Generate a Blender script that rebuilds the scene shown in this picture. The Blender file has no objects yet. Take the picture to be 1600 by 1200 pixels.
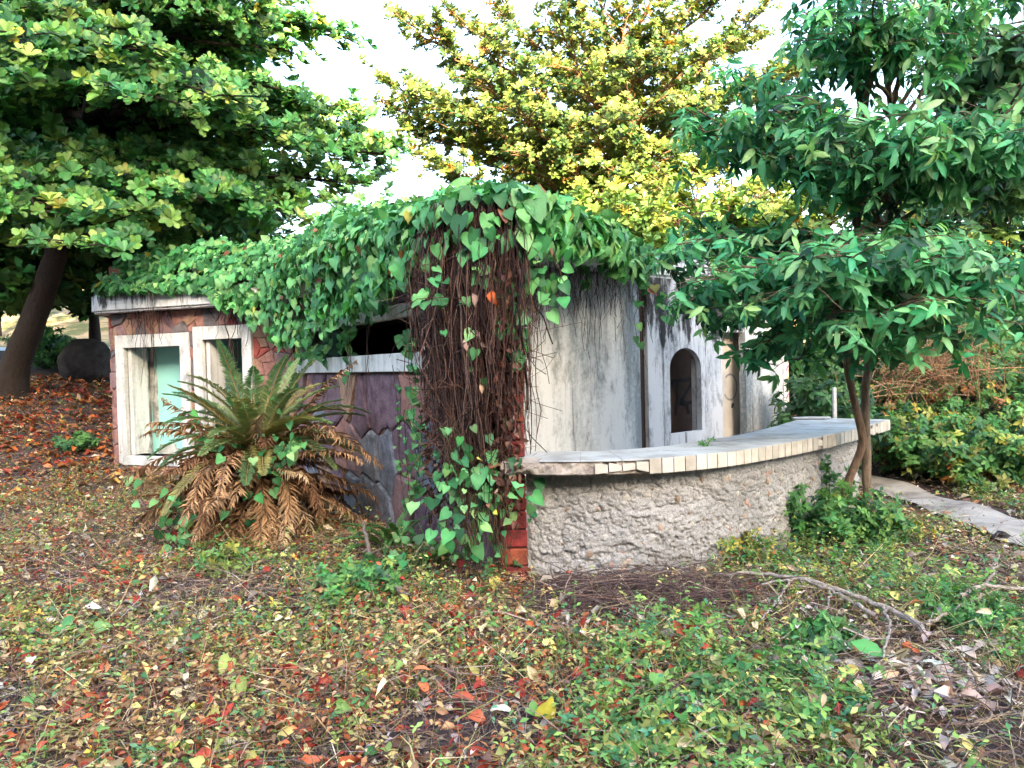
import bpy, bmesh, math
import numpy as np
from mathutils import Matrix, Vector, Euler

# ------------------------------------------------------------------ camera
scene = bpy.context.scene
FPX = 1200.0                       # focal length in pixels of the 1600 px photograph
CAM = np.array([0.0, 0.0, 1.7])
PITCH, ROLL = math.radians(1.43), math.radians(1.43)
cam_data = bpy.data.cameras.new('camera')
cam_data.sensor_width = 36.0
cam_data.lens = 36.0 * FPX / 1600.0
cam_data.clip_start = 0.05
cam_data.clip_end = 2000.0
cam = bpy.data.objects.new('camera', cam_data)
scene.collection.objects.link(cam)
cam_mat = Matrix.Rotation(math.pi / 2 - PITCH, 4, 'X') @ Matrix.Rotation(-ROLL, 4, 'Z')
cam_mat.translation = Vector(CAM)
cam.matrix_world = cam_mat
scene.camera = cam

# ------------------------------------------------------------------ sky, sun, exposure
SUN_EL = math.radians(17.0)
SUN_AZ = math.radians(14.0)        # behind the viewer, a little to the right
world = bpy.data.worlds.new('World')
scene.world = world
world.use_nodes = True
wn = world.node_tree
wn.nodes.clear()
sky = wn.nodes.new('ShaderNodeTexSky')
sky.sky_type = 'NISHITA'
sky.sun_disc = False
sky.sun_elevation = SUN_EL
sky.sun_rotation = math.pi - SUN_AZ
sky.air_density = 1.0
sky.dust_density = 4.0
sky.ozone_density = 0.6
bg = wn.nodes.new('ShaderNodeBackground')
bg.inputs['Strength'].default_value = 0.15
wo = wn.nodes.new('ShaderNodeOutputWorld')
wn.links.new(sky.outputs[0], bg.inputs[0])
wn.links.new(bg.outputs[0], wo.inputs[0])

sun_data = bpy.data.lights.new('sun', 'SUN')
sun_data.energy = 3.0
sun_data.angle = math.radians(0.5)
sun_data.color = (1.0, 0.80, 0.52)
sun = bpy.data.objects.new('sun', sun_data)
scene.collection.objects.link(sun)
sun_dir = Vector((math.sin(SUN_AZ) * math.cos(SUN_EL), -math.cos(SUN_AZ) * math.cos(SUN_EL), math.sin(SUN_EL)))
sun.rotation_euler = sun_dir.to_track_quat('Z', 'Y').to_euler()
sun.location = (0, -20, 30)

scene.view_settings.view_transform = 'Standard'
scene.view_settings.look = 'None'
scene.view_settings.gamma = 1.0
scene.view_settings.exposure = 3.4
scene.view_settings.use_curve_mapping = False
scene.cycles.max_bounces = 4
scene.cycles.diffuse_bounces = 3
scene.cycles.glossy_bounces = 2
scene.cycles.transmission_bounces = 3
scene.cycles.transparent_max_bounces = 4

# ------------------------------------------------------------------ helpers
COL = scene.collection
M3 = np.array(cam_mat.to_3x3())


def P(px, py, Y):
    """world point seen at photo pixel (px,py) at world depth Y"""
    d = M3 @ np.array([(px - 800) / FPX, -(py - 600) / FPX, -1.0])
    return CAM + d * (Y / d[1])


def unit(v):
    v = np.asarray(v, float)
    return v / np.maximum(np.linalg.norm(v, axis=-1, keepdims=True), 1e-9)


def smooth(a, b, x):
    t = np.clip((np.asarray(x, float) - a) / (b - a), 0, 1)
    return t * t * (3 - 2 * t)


_r = np.random.default_rng(5)
_LAT = _r.random((32, 32, 32))


def noise(p, scale=1.0):
    p = np.asarray(p, float) * scale
    i = np.floor(p).astype(int)
    f = p - i
    f = f * f * (3 - 2 * f)
    o = 0
    for dx in (0, 1):
        for dy in (0, 1):
            for dz in (0, 1):
                w = (f[..., 0] if dx else 1 - f[..., 0]) * (f[..., 1] if dy else 1 - f[..., 1]) * (f[..., 2] if dz else 1 - f[..., 2])
                o = o + w * _LAT[(i[..., 0] + dx) % 32, (i[..., 1] + dy) % 32, (i[..., 2] + dz) % 32]
    return o


def fbm(p, scale=1.0, octv=4):
    o, a, s = 0, 0.5, scale
    for _ in range(octv):
        o = o + a * noise(p, s)
        a *= 0.5
        s *= 2.03
    return o


def tagit(o, label=None, cat=None, group=None, kind=None):
    if label: o['label'] = label
    if cat: o['category'] = cat
    if group: o['group'] = group
    if kind: o['kind'] = kind
    return o


def empty(name, loc, label, cat, group=None):
    o = bpy.data.objects.new(name, None)
    o.empty_display_size = 0.2
    o.location = loc
    COL.objects.link(o)
    return tagit(o, label, cat, group)


def link(name, me, mat, parent=None, keep=True):
    """object whose mesh is in world coordinates; parented without moving"""
    o = bpy.data.objects.new(name, me)
    if mat is not None and len(me.materials) == 0:
        me.materials.append(mat)
    COL.objects.link(o)
    if parent is not None:
        o.parent = parent
        if keep:
            o.matrix_parent_inverse = Matrix.Translation(-WLOC(parent))
    return o


def WLOC(o):
    v = Vector(o.location)
    # children of empties are meshes in world coordinates: their own origin maps to the world origin
    if o.parent is not None:
        return Vector((0, 0, 0))
    return v


def mesh_np(name, V, F, C=None, mat=None, parent=None, shade=True):
    me = bpy.data.meshes.new(name)
    V = np.ascontiguousarray(V, np.float32)
    F = np.ascontiguousarray(F, np.int32)
    k = F.shape[1]
    me.vertices.add(len(V))
    me.vertices.foreach_set('co', V.ravel())
    me.loops.add(F.size)
    me.loops.foreach_set('vertex_index', F.ravel())
    me.polygons.add(len(F))
    me.polygons.foreach_set('loop_start', np.arange(0, F.size, k, dtype=np.int32))
    me.polygons.foreach_set('loop_total', np.full(len(F), k, np.int32))
    if shade:
        me.polygons.foreach_set('use_smooth', np.ones(len(F), bool))
    me.update(calc_edges=True)
    if C is not None:
        at = me.color_attributes.new('Col', 'FLOAT_COLOR', 'POINT')
        c4 = np.ones((len(V), 4), np.float32)
        c4[:, :3] = np.clip(C, 0, 1)
        at.data.foreach_set('color', c4.ravel())
    return link(name, me, mat, parent)


def from_pyd(name, V, F, mat, parent=None, shade=False):
    me = bpy.data.meshes.new(name)
    me.from_pydata([tuple(map(float, v)) for v in V], [], F)
    me.update()
    if shade:
        for p in me.polygons: p.use_smooth = True
    return link(name, me, mat, parent)


def frames(d, n):
    d = unit(d)
    x = unit(np.cross(d, n))
    n2 = np.cross(x, d)
    return np.stack([x, d, n2], axis=-1)          # columns


def instances(T, pos, R, size, col, wid=None):
    """T = (verts, tris, shade) -> big arrays"""
    TV, TF, TS = T
    N, k = len(pos), len(TV)
    loc = np.broadcast_to(TV, (N, k, 3)) * np.asarray(size)[:, None, None]
    if wid is not None:
        loc = loc * np.stack([wid, np.ones(N), np.ones(N)], -1)[:, None, :]
    V = np.einsum('nij,nkj->nki', R, loc) + pos[:, None, :]
    F = (TF[None] + (np.arange(N) * k)[:, None, None]).reshape(-1, 3)
    C = col[:, None, :] * TS[None, :, :]
    return V.reshape(-1, 3), F, C.reshape(-1, 3)


def cat_arr(parts):
    Vs, Fs, Cs, off = [], [], [], 0
    for V, F, C in parts:
        if len(V) == 0: continue
        Vs.append(V); Fs.append(F + off); Cs.append(C); off += len(V)
    return np.concatenate(Vs), np.concatenate(Fs), np.concatenate(Cs)


def tubes(paths, sides=5, col=(1, 1, 1), jit=0.0, rng=None):
    """paths: list of (pts (n,3), radii (n,)) -> V,F(tri),C"""
    out = []
    ang = np.arange(sides) * 2 * np.pi / sides
    for pts, rad in paths:
        pts = np.asarray(pts, float)
        n = len(pts)
        rad = np.broadcast_to(np.asarray(rad, float), (n,))
        t = unit(np.gradient(pts, axis=0))
        ref = np.array([0.31, 0.17, 0.93]) if abs(t[0][2]) < 0.8 else np.array([0.93, 0.3, 0.1])
        a = unit(np.cross(t, ref)); b = np.cross(t, a)
        ring = pts[:, None, :] + rad[:, None, None] * (a[:, None, :] * np.cos(ang)[None, :, None] + b[:, None, :] * np.sin(ang)[None, :, None])
        V = ring.reshape(-1, 3)
        i = np.arange(n - 1)[:, None] * sides
        j = np.arange(sides)[None]
        j2 = (j + 1) % sides
        q = np.stack([i + j, i + j2, i + sides + j2, i + sides + j], -1).reshape(-1, 4)
        F = np.concatenate([q[:, [0, 1, 2]], q[:, [0, 2, 3]]])
        c = np.asarray(col, float)
        if rng is not None and jit > 0:
            c = c * (1 + jit * rng.normal())
        out.append((V, F, np.broadcast_to(c, (len(V), 3))))
    return cat_arr(out)


def bez(p0, p1, p2, n):
    t = np.linspace(0, 1, n)[:, None]
    return (1 - t) ** 2 * np.asarray(p0, float) + 2 * t * (1 - t) * np.asarray(p1, float) + t * t * np.asarray(p2, float)


# ------------------------------------------------------------------ materials
def new_mat(name):
    m = bpy.data.materials.new(name)
    m.use_nodes = True
    nt = m.node_tree
    b = nt.nodes['Principled BSDF']
    b.inputs['Specular IOR Level'].default_value = 0.3
    return m, nt, b


def N(nt, typ, **kw):
    n = nt.nodes.new(typ)
    for k, v in kw.items():
        setattr(n, k, v)
    return n


def noise_node(nt, scale, detail=6, rough=0.6, vec=None, stretch=None):
    tc = N(nt, 'ShaderNodeTexCoord')
    src = tc.outputs['Object']
    if stretch is not None:
        mp = N(nt, 'ShaderNodeMapping')
        mp.inputs['Scale'].default_value = stretch
        nt.links.new(src, mp.inputs['Vector'])
        src = mp.outputs[0]
    n = N(nt, 'ShaderNodeTexNoise')
    n.inputs['Scale'].default_value = scale
    n.inputs['Detail'].default_value = detail
    n.inputs['Roughness'].default_value = rough
    nt.links.new(src, n.inputs['Vector'])
    return n.outputs['Fac']


def ramp(nt, fac, stops):
    r = N(nt, 'ShaderNodeValToRGB')
    el = r.color_ramp.elements
    while len(el) < len(stops): el.new(0.5)
    for e, (p, c) in zip(el, stops):
        e.position = p
        e.color = (*c, 1) if not np.isscalar(c) else (c, c, c, 1)
    nt.links.new(fac, r.inputs[0])
    return r.outputs[0]


def mix(nt, a, b, fac, mode='MIX'):
    m = N(nt, 'ShaderNodeMix', data_type='RGBA', blend_type=mode)
    for sock, v in ((m.inputs[0], fac), (m.inputs[6], a), (m.inputs[7], b)):
        if hasattr(v, 'is_linked'): nt.links.new(v, sock)
        elif np.isscalar(v): sock.default_value = v
        else: sock.default_value = (*v, 1)
    return m.outputs[2]


def bump(nt, b, h, strength=0.5, dist=0.02):
    bn = N(nt, 'ShaderNodeBump')
    bn.inputs['Strength'].default_value = strength
    bn.inputs['Distance'].default_value = dist
    nt.links.new(h, bn.inputs['Height'])
    nt.links.new(bn.outputs[0], b.inputs['Normal'])


def leaf_material(name, trans=0.28, rough=0.5, spec=0.35, tint=(1.15, 1.1, 0.55), sat=1.08, val=1.33):
    m, nt, b = new_mat(name)
    a = N(nt, 'ShaderNodeAttribute', attribute_name='Col')
    oi = N(nt, 'ShaderNodeObjectInfo')
    nz = noise_node(nt, 9.0, 3)
    c = mix(nt, a.outputs['Color'], ramp(nt, nz, [(0.25, 0.70), (0.75, 1.0)]), 1.0, 'MULTIPLY')
    hs = N(nt, 'ShaderNodeHueSaturation')
    hs.inputs['Saturation'].default_value = sat; hs.inputs['Value'].default_value = val
    nt.links.new(c, hs.inputs['Color']); c = hs.outputs[0]
    nt.links.new(c, b.inputs['Base Color'])
    b.inputs['Roughness'].default_value = rough
    b.inputs['Specular IOR Level'].default_value = spec
    t = N(nt, 'ShaderNodeBsdfTranslucent')
    tc = mix(nt, c, tint, 1.0, 'MULTIPLY')
    nt.links.new(tc, t.inputs['Color'])
    ms = N(nt, 'ShaderNodeMixShader')
    ms.inputs[0].default_value = trans
    nt.links.new(b.outputs[0], ms.inputs[1])
    nt.links.new(t.outputs[0], ms.inputs[2])
    nt.links.new(ms.outputs[0], nt.nodes['Material Output'].inputs[0])
    return m


def attr_material(name, rough=0.85, nscale=30, bstr=0.5, stretch=None, bdist=0.01):
    m, nt, b = new_mat(name)
    a = N(nt, 'ShaderNodeAttribute', attribute_name='Col')
    nz = noise_node(nt, nscale, 5, 0.65, stretch=stretch)
    c = mix(nt, a.outputs['Color'], ramp(nt, nz, [(0.3, 0.45), (0.7, 1.1)]), 1.0, 'MULTIPLY')
    nt.links.new(c, b.inputs['Base Color'])
    b.inputs['Roughness'].default_value = rough
    bump(nt, b, nz, bstr, bdist)
    return m


def simple_material(name, c1, c2, nscale=8, rough=0.85, bstr=0.4, bdist=0.01, stretch=None, lo=0.35, hi=0.65, detail=7):
    m, nt, b = new_mat(name)
    nz = noise_node(nt, nscale, detail, 0.65, stretch=stretch)
    nt.links.new(ramp(nt, nz, [(lo, c1), (hi, c2)]), b.inputs['Base Color'])
    b.inputs['Roughness'].default_value = rough
    n2 = noise_node(nt, nscale * 4, 5, 0.7)
    bump(nt, b, n2, bstr, bdist)
    return m


M = {}
M['leaf'] = leaf_material('leaf')
M['leaf_gloss'] = leaf_material('leaf_glossy', 0.28, 0.45, 0.30, sat=1.04, val=1.5)
M['leaf_dry'] = leaf_material('leaf_dry', 0.12, 0.8, 0.15, (1.1, 0.8, 0.5), 0.98, 1.15)
M['bark'] = attr_material('bark', 0.95, 30, 1.0, (1, 1, 0.22), 0.03)
M['stem'] = attr_material('stem', 0.9, 40, 0.2)


def plaster_material(name, base, grey, streak_sc=1.0, black_top=None, black_amt=0.5, cover=0.5, streak=0.55):
    m, nt, b = new_mat(name)
    s1 = noise_node(nt, 2.6 * streak_sc, 6, 0.62, stretch=(1, 1, 0.13))
    s2 = noise_node(nt, 22, 9, 0.8)
    s3 = noise_node(nt, 1.3, 5, 0.6)
    s6 = noise_node(nt, 5.0, 8, 0.75, stretch=(1, 1, 0.45))
    ad0 = N(nt, 'ShaderNodeMath', operation='MULTIPLY_ADD')
    nt.links.new(s2, ad0.inputs[0]); ad0.inputs[1].default_value = 0.45
    sb = N(nt, 'ShaderNodeMath', operation='SUBTRACT'); nt.links.new(s1, sb.inputs[0]); sb.inputs[1].default_value = 0.225
    nt.links.new(sb.outputs[0], ad0.inputs[2])
    c = mix(nt, base, grey, ramp(nt, ad0.outputs[0], [(cover - 0.07, 0.0), (cover + 0.14, 0.9)]))
    c = mix(nt, c, tuple(0.4 * g for g in grey), ramp(nt, s6, [(0.53, 0.0), (0.68, 0.75)]))
    s5 = noise_node(nt, 70, 4, 0.8)
    c = mix(nt, c, (0.05, 0.05, 0.055), ramp(nt, s5, [(0.66, 0.0), (0.72, 0.8)]))
    s7 = noise_node(nt, 7.0, 7, 0.7, stretch=(1.4, 1.4, 0.07))
    c = mix(nt, c, (0.035, 0.037, 0.042), ramp(nt, s7, [(0.575, 0.0), (0.67, streak)]))
    c = mix(nt, c, (0.62, 0.56, 0.47), ramp(nt, s3, [(0.56, 0.0), (0.78, 0.35)]))
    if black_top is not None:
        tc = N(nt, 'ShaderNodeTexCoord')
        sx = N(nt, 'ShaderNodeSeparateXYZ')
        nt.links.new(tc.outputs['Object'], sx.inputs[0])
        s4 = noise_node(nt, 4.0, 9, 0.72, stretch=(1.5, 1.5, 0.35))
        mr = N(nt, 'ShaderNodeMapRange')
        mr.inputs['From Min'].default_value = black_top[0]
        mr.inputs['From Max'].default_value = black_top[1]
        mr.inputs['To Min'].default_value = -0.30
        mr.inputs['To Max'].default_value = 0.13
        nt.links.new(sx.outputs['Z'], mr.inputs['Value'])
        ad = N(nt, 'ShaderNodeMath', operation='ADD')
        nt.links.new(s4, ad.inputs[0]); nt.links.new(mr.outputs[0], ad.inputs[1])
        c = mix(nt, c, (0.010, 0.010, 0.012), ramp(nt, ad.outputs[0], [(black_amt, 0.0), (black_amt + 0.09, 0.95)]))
    nt.links.new(c, b.inputs['Base Color'])
    b.inputs['Roughness'].default_value = 0.85
    bump(nt, b, s2, 0.35, 0.008)
    return m


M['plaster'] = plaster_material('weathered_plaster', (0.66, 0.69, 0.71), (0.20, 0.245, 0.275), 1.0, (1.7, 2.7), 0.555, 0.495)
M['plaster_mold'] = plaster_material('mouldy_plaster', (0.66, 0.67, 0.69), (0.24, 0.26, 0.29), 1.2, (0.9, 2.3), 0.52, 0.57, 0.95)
M['plaster_right'] = plaster_material('stained_plaster', (0.62, 0.63, 0.62), (0.12, 0.16, 0.19), 0.7, None, 0.5, 0.55)
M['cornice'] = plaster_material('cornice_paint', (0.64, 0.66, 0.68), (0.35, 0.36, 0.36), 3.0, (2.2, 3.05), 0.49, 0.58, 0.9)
M['white_trim'] = plaster_material('white_trim', (0.64, 0.65, 0.64), (0.34, 0.35, 0.33), 2.0, None, 0.5, 0.54, 0.25)
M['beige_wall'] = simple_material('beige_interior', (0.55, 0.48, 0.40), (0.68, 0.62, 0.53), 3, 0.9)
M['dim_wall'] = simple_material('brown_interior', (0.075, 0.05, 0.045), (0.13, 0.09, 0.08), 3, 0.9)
M['turq'] = simple_material('turquoise_paint', (0.30, 0.66, 0.60), (0.36, 0.74, 0.68), 2.2, 0.7, 0.2, 0.004, lo=0.3, hi=0.7)
M['grey_render'] = simple_material('bare_grey_render', (0.22, 0.23, 0.22), (0.55, 0.56, 0.53), 3.5, 0.95, 0.7, 0.01, lo=0.42, hi=0.58)
M['mortar'] = simple_material('mortar', (0.11, 0.07, 0.06), (0.22, 0.145, 0.12), 14, 0.95)
M['rust_board'] = simple_material('rusty_board', (0.10, 0.03, 0.015), (0.38, 0.10, 0.04), 5, 0.8, 0.5, 0.01, stretch=(6, 6, 0.6))
M['graffiti'] = simple_material('graffiti_paint', (0.012, 0.012, 0.014), (0.03, 0.03, 0.035), 10, 0.6)
M['graffiti_grey'] = simple_material('grey_graffiti_paint', (0.22, 0.22, 0.22), (0.30, 0.29, 0.29), 10, 0.6)
M['graffiti_purple'] = simple_material('purple_graffiti_paint', (0.22, 0.06, 0.22), (0.34, 0.12, 0.30), 10, 0.6)
M['graffiti_yellow'] = simple_material('yellow_graffiti_paint', (0.62, 0.42, 0.06), (0.72, 0.55, 0.12), 10, 0.6)
M['dark_wood'] = simple_material('dark_wood', (0.03, 0.018, 0.014), (0.085, 0.05, 0.038), 6, 0.85, 0.5, 0.01, stretch=(8, 8, 0.5))
M['slab'] = simple_material('rough_concrete', (0.20, 0.17, 0.155), (0.48, 0.43, 0.38), 7, 0.95, 0.8, 0.012, lo=0.36, hi=0.62)
M['tile_top'] = simple_material('pale_top_tile', (0.24, 0.245, 0.24), (0.47, 0.505, 0.52), 2.0, 0.5, 0.15, 0.003, lo=0.36, hi=0.56)
EDGE_T = [simple_material('cream_edge_tile_' + q, tuple(k * v for v in (0.40, 0.36, 0.30)), tuple(k * v for v in (0.58, 0.54, 0.47)), 7, 0.5, 0.3, 0.003, lo=0.3, hi=0.6) for q, k in (('pale', 1.0), ('buff', 0.88), ('dull', 0.74))]
M['tile_edge'] = EDGE_T[0]
M['asphalt'] = simple_material('pale_road', (0.34, 0.37, 0.38), (0.44, 0.47, 0.48), 6, 0.9)
M['concrete_path'] = simple_material('pale_concrete', (0.15, 0.135, 0.125), (0.34, 0.325, 0.30), 2.2, 0.9, 0.5, 0.008, lo=0.36, hi=0.56)
M['rock'] = simple_material('dark_rock', (0.020, 0.019, 0.020), (0.055, 0.05, 0.05), 4, 0.95, 0.9, 0.05)
M['black_plastic'] = simple_material('black_plastic', (0.012, 0.012, 0.013), (0.03, 0.03, 0.032), 12, 0.5)
STONES = [simple_material('stone_' + n, a, b_, 9, 0.9, 0.9, 0.02) for n, a, b_ in [
    ('pink', (0.24, 0.115, 0.095), (0.40, 0.21, 0.175)),
    ('mauve', (0.19, 0.11, 0.11), (0.31, 0.20, 0.20)),
    ('tan', (0.27, 0.15, 0.10), (0.42, 0.27, 0.19)),
    ('red', (0.26, 0.055, 0.045), (0.36, 0.095, 0.075)),
    ('grey', (0.11, 0.095, 0.10), (0.20, 0.175, 0.18)),
    ('purple', (0.105, 0.062, 0.085), (0.22, 0.145, 0.175)),
    ('blue_grey', (0.10, 0.11, 0.135), (0.24, 0.26, 0.31))]]
BRICKS = [simple_material('brick_' + n, a, b_, 16, 0.7, 0.6, 0.008) for n, a, b_ in [
    ('red', (0.10, 0.018, 0.018), (0.27, 0.035, 0.032)),
    ('orange', (0.15, 0.035, 0.02), (0.33, 0.085, 0.042)),
    ('dark', (0.07, 0.018, 0.016), (0.17, 0.04, 0.033))]]
PEBS = [simple_material('pebble_' + n, a, b_, 40, 0.9, 0.6, 0.004) for n, a, b_ in [
    ('peach', (0.34, 0.26, 0.20), (0.46, 0.36, 0.28)), ('cream', (0.40, 0.37, 0.32), (0.52, 0.49, 0.43)),
    ('pink', (0.34, 0.22, 0.18), (0.42, 0.29, 0.24)), ('brown', (0.22, 0.16, 0.12), (0.32, 0.24, 0.18)), ('grey', (0.34, 0.33, 0.31), (0.46, 0.45, 0.42))]]


# ------------------------------------------------------------------ ground
def gh(x, y):
    x = np.asarray(x, float); y = np.asarray(y, float)
    p = np.stack([x, y, np.zeros_like(x * y) + 3.3], -1)
    q = (y - 12.0) + 0.35 * (-x - 6.0) + 0.3
    sp = np.log1p(np.exp(np.clip(q, -30, 60)))
    rise = 3.4 * (1 - np.exp(-0.075 * sp))
    w = np.clip(smooth(-4.2, -6.8, x) + smooth(17, 22, y), 0, 1)
    h = rise * w
    h = h + 0.16 * (fbm(p, 0.55, 3) - 0.44) * smooth(0, 3, y) * smooth(60, 30, y)
    h = h + 0.15 * (fbm(p + 2.7, 1.7, 3) - 0.44) * smooth(2.0, 2.8, y) * smooth(14, 9, y)
    h = h + 7.0 * smooth(31, 60, y)
    h = h + 1.35 * np.exp(-((x - 7.6) / 2.3) ** 2 - ((y - 12.0) / 1.7) ** 2)
    h = h + (23.0 + 6.0 * smooth(13, 6, x)) * smooth(-9, -44, y)  # unseen ridge behind the viewer, added and shaped to shade the foreground
    return h


def axis(c, near, step, far, n):
    a = np.arange(c - near, c + near + step, step)
    g = np.geomspace(step, far, n)
    return np.concatenate([(a[0] - g)[::-1], a, a[-1] + g])


def make_ground():
    xs = axis(0, 16, 0.2, 420, 34)
    ys = axis(10, 12, 0.2, 420, 44)
    X, Y = np.meshgrid(xs, ys)
    V = np.stack([X, Y, gh(X, Y)], -1).reshape(-1, 3)
    nx, ny = len(xs), len(ys)
    i = (np.arange(ny - 1)[:, None] * nx + np.arange(nx - 1)[None]).ravel()
    F = np.stack([i, i + 1, i + nx + 1, i + nx], -1)
    m, nt, b = new_mat('forest_soil')
    a = noise_node(nt, 0.9, 8, 0.65)
    a2 = noise_node(nt, 14, 7, 0.7)
    c = mix(nt, (0.034, 0.025, 0.026), (0.085, 0.062, 0.060), ramp(nt, a2, [(0.35, 0.0), (0.65, 1.0)]))
    c = mix(nt, c, (0.10, 0.055, 0.025), ramp(nt, a, [(0.48, 0.0), (0.66, 0.8)]))
    tc = N(nt, 'ShaderNodeTexCoord'); sx = N(nt, 'ShaderNodeSeparateXYZ')
    nt.links.new(tc.outputs['Object'], sx.inputs[0])
    mr = N(nt, 'ShaderNodeMapRange')
    mr.inputs['From Min'].default_value = 26.0; mr.inputs['From Max'].default_value = 34.0
    nt.links.new(sx.outputs['Y'], mr.inputs['Value'])
    far = mix(nt, (0.09, 0.10, 0.03), (0.34, 0.24, 0.13), ramp(nt, a, [(0.42, 0.0), (0.56, 1.0)]))
    c = mix(nt, c, far, mr.outputs[0])
    nt.links.new(c, b.inputs['Base Color'])
    b.inputs['Roughness'].default_value = 1.0
    bump(nt, b, a2, 0.9, 0.04)
    tagit(mesh_np('ground', V, F, None, m), 'dark leaf strewn soil of the clearing and slopes', None, None, 'structure')


make_ground()


_GC = {}


def G(px, py):
    if (px, py) not in _GC: _GC[(px, py)] = _G(px, py)
    return _GC[(px, py)].copy()


def _G(px, py):
    d = M3 @ np.array([(px - 800) / FPX, -(py - 600) / FPX, -1.0])
    t = np.arange(0.5, 80, 0.03)
    p = CAM + d * t[:, None]
    k = np.argmax(p[:, 2] < gh(p[:, 0], p[:, 1]))
    return p[k]


def strip(name, cl, wid, mat, lift, label):
    cl = np.asarray(cl, float)
    n = 60
    tt = np.linspace(0, len(cl) - 1, n)
    px = np.interp(tt, np.arange(len(cl)), cl[:, 0]); py = np.interp(tt, np.arange(len(cl)), cl[:, 1])
    w = np.interp(tt, np.arange(len(cl)), wid)
    t = unit(np.gradient(np.stack([px, py], -1), axis=0))
    nrm = np.stack([-t[:, 1], t[:, 0]], -1)
    V = []
    k = 12
    for i in range(n):
        for j in range(k):
            o = (j / (k - 1) - 0.5) * w[i]
            if j in (0, k - 1):
                o *= 1 + 0.22 * (noise(np.array([[px[i] * 1.7, py[i] * 1.7, j * 3.1]]))[0] - 0.5)
            x, y = px[i] + nrm[i, 0] * o, py[i] + nrm[i, 1] * o
            V.append((x, y, float(gh(x, y)) + lift))
    F = [(i * k + j, i * k + j + 1, (i + 1) * k + j + 1, (i + 1) * k + j) for i in range(n - 1) for j in range(k - 1)]
    return tagit(from_pyd(name, V, F, mat, None, True), label, None, None, 'structure')


strip('road', [(-60, 33), (-30, 29.5), (-15, 28), (5, 28)], [3.2] * 4, M['asphalt'], 0.05, 'pale road crossing behind the big tree')
g1, g2, g3 = G(1405, 768), G(1500, 800), G(1640, 850)
strip('path', [(3.9, 12.5), (4.4, 10.2), g1[:2], g2[:2], g3[:2], (8.5, 5.6)], [0.4, 0.42, 0.45, 0.55, 0.75, 0.9], M['concrete_path'], 0.03, 'pale concrete path beside the bank of creepers')

# ------------------------------------------------------------------ building
A = np.array([-6.45, 12.2]); K = np.array([-3.05, 10.9]); PIER = np.array([-0.13, 6.1])
D1 = unit(K - A); N1 = np.array([D1[1], -D1[0]])
D2 = unit(PIER - K); N2 = np.array([D2[1], -D2[0]])
WS = np.array([0.08, 7.402]); WE = np.array([3.85, 10.795])
D3 = unit(WE - WS); N3 = np.array([D3[1], -D3[0]])
L1 = np.linalg.norm(K - A); L2 = np.linalg.norm(PIER - K); L3 = np.linalg.norm(WE - WS)
ROOF_Z = 2.66
S0, RC = 0.27, 0.30                 # rounded left corner starts at S0
CC = A + D1 * S0 - N1 * RC          # centre of the rounded corner


def W1(s, z, o=0.0):
    if s >= S0:
        p = A + D1 * s + N1 * o
    else:
        th = (S0 - s) / RC
        if th <= math.pi / 2:
            p = CC + (RC + o) * (N1 * math.cos(th) - D1 * math.sin(th))
        else:
            p = CC - (RC + o) * D1 - N1 * ((th - math.pi / 2) * RC)
    return np.array([p[0], p[1], z])


def W2(s, z, o=0.0):
    p = K + D2 * s + N2 * o
    return np.array([p[0], p[1], z])


def W3(s, z, o=0.0):
    p = WS + D3 * s + N3 * o
    return np.array([p[0], p[1], z])


building = empty('abandoned_building', (-2.0, 12.0, 0.0), 'low derelict pavilion with stone cladding, stained white walls and vine covered roof', 'building')


def holed_wall(name, Wf, s0, s1, z0, z1, thick, holes, mat, parent=building):
    """flat wall in (s,z) with polygonal holes, given real thickness behind the face"""
    loops = [[(s0, z0), (s1, z0), (s1, z1), (s0, z1)]] + holes
    bm = bmesh.new()
    edges, rings = [], []
    for lp in loops:
        vs = [bm.verts.new((s, z, 0)) for s, z in lp]
        rings.append(vs)
        for i in range(len(vs)):
            edges.append(bm.edges.new((vs[i], vs[(i + 1) % len(vs)])))
    bmesh.ops.triangle_fill(bm, use_beauty=True, use_dissolve=False, edges=edges)
    bm.verts.index_update()
    V, F = [], []
    vl = list(bm.verts)
    for v in vl: V.append(Wf(v.co.x, v.co.y, 0.0))
    for v in vl: V.append(Wf(v.co.x, v.co.y, -thick))
    n = len(vl)
    for f in bm.faces:
        ix = [v.index for v in f.verts]
        F.append(ix); F.append([i + n for i in ix[::-1]])
    for r in rings:
        for i in range(len(r)):
            a, b_ = r[i].index, r[(i + 1) % len(r)].index
            F.append([a, b_, b_ + n, a + n])
    bm.free()
    o = from_pyd(name, V, F, mat, parent)
    bm = bmesh.new(); bm.from_mesh(o.data)
    bmesh.ops.recalc_face_normals(bm, faces=bm.faces); bm.to_mesh(o.data); bm.free()
    return o


def rect(s0, s1, z0, z1): return [(s0, z0), (s1, z0), (s1, z1), (s0, z1)]


def box_path(Wf, s0, s1, z0, z1, o0, o1):
    V = [Wf(s, z, o) for s in (s0, s1) for z in (z0, z1) for o in (o0, o1)]
    F = [(0, 1, 3, 2), (4, 6, 7, 5), (0, 4, 5, 1), (2, 3, 7, 6), (0, 2, 6, 4), (1, 5, 7, 3)]
    return V, F


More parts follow.
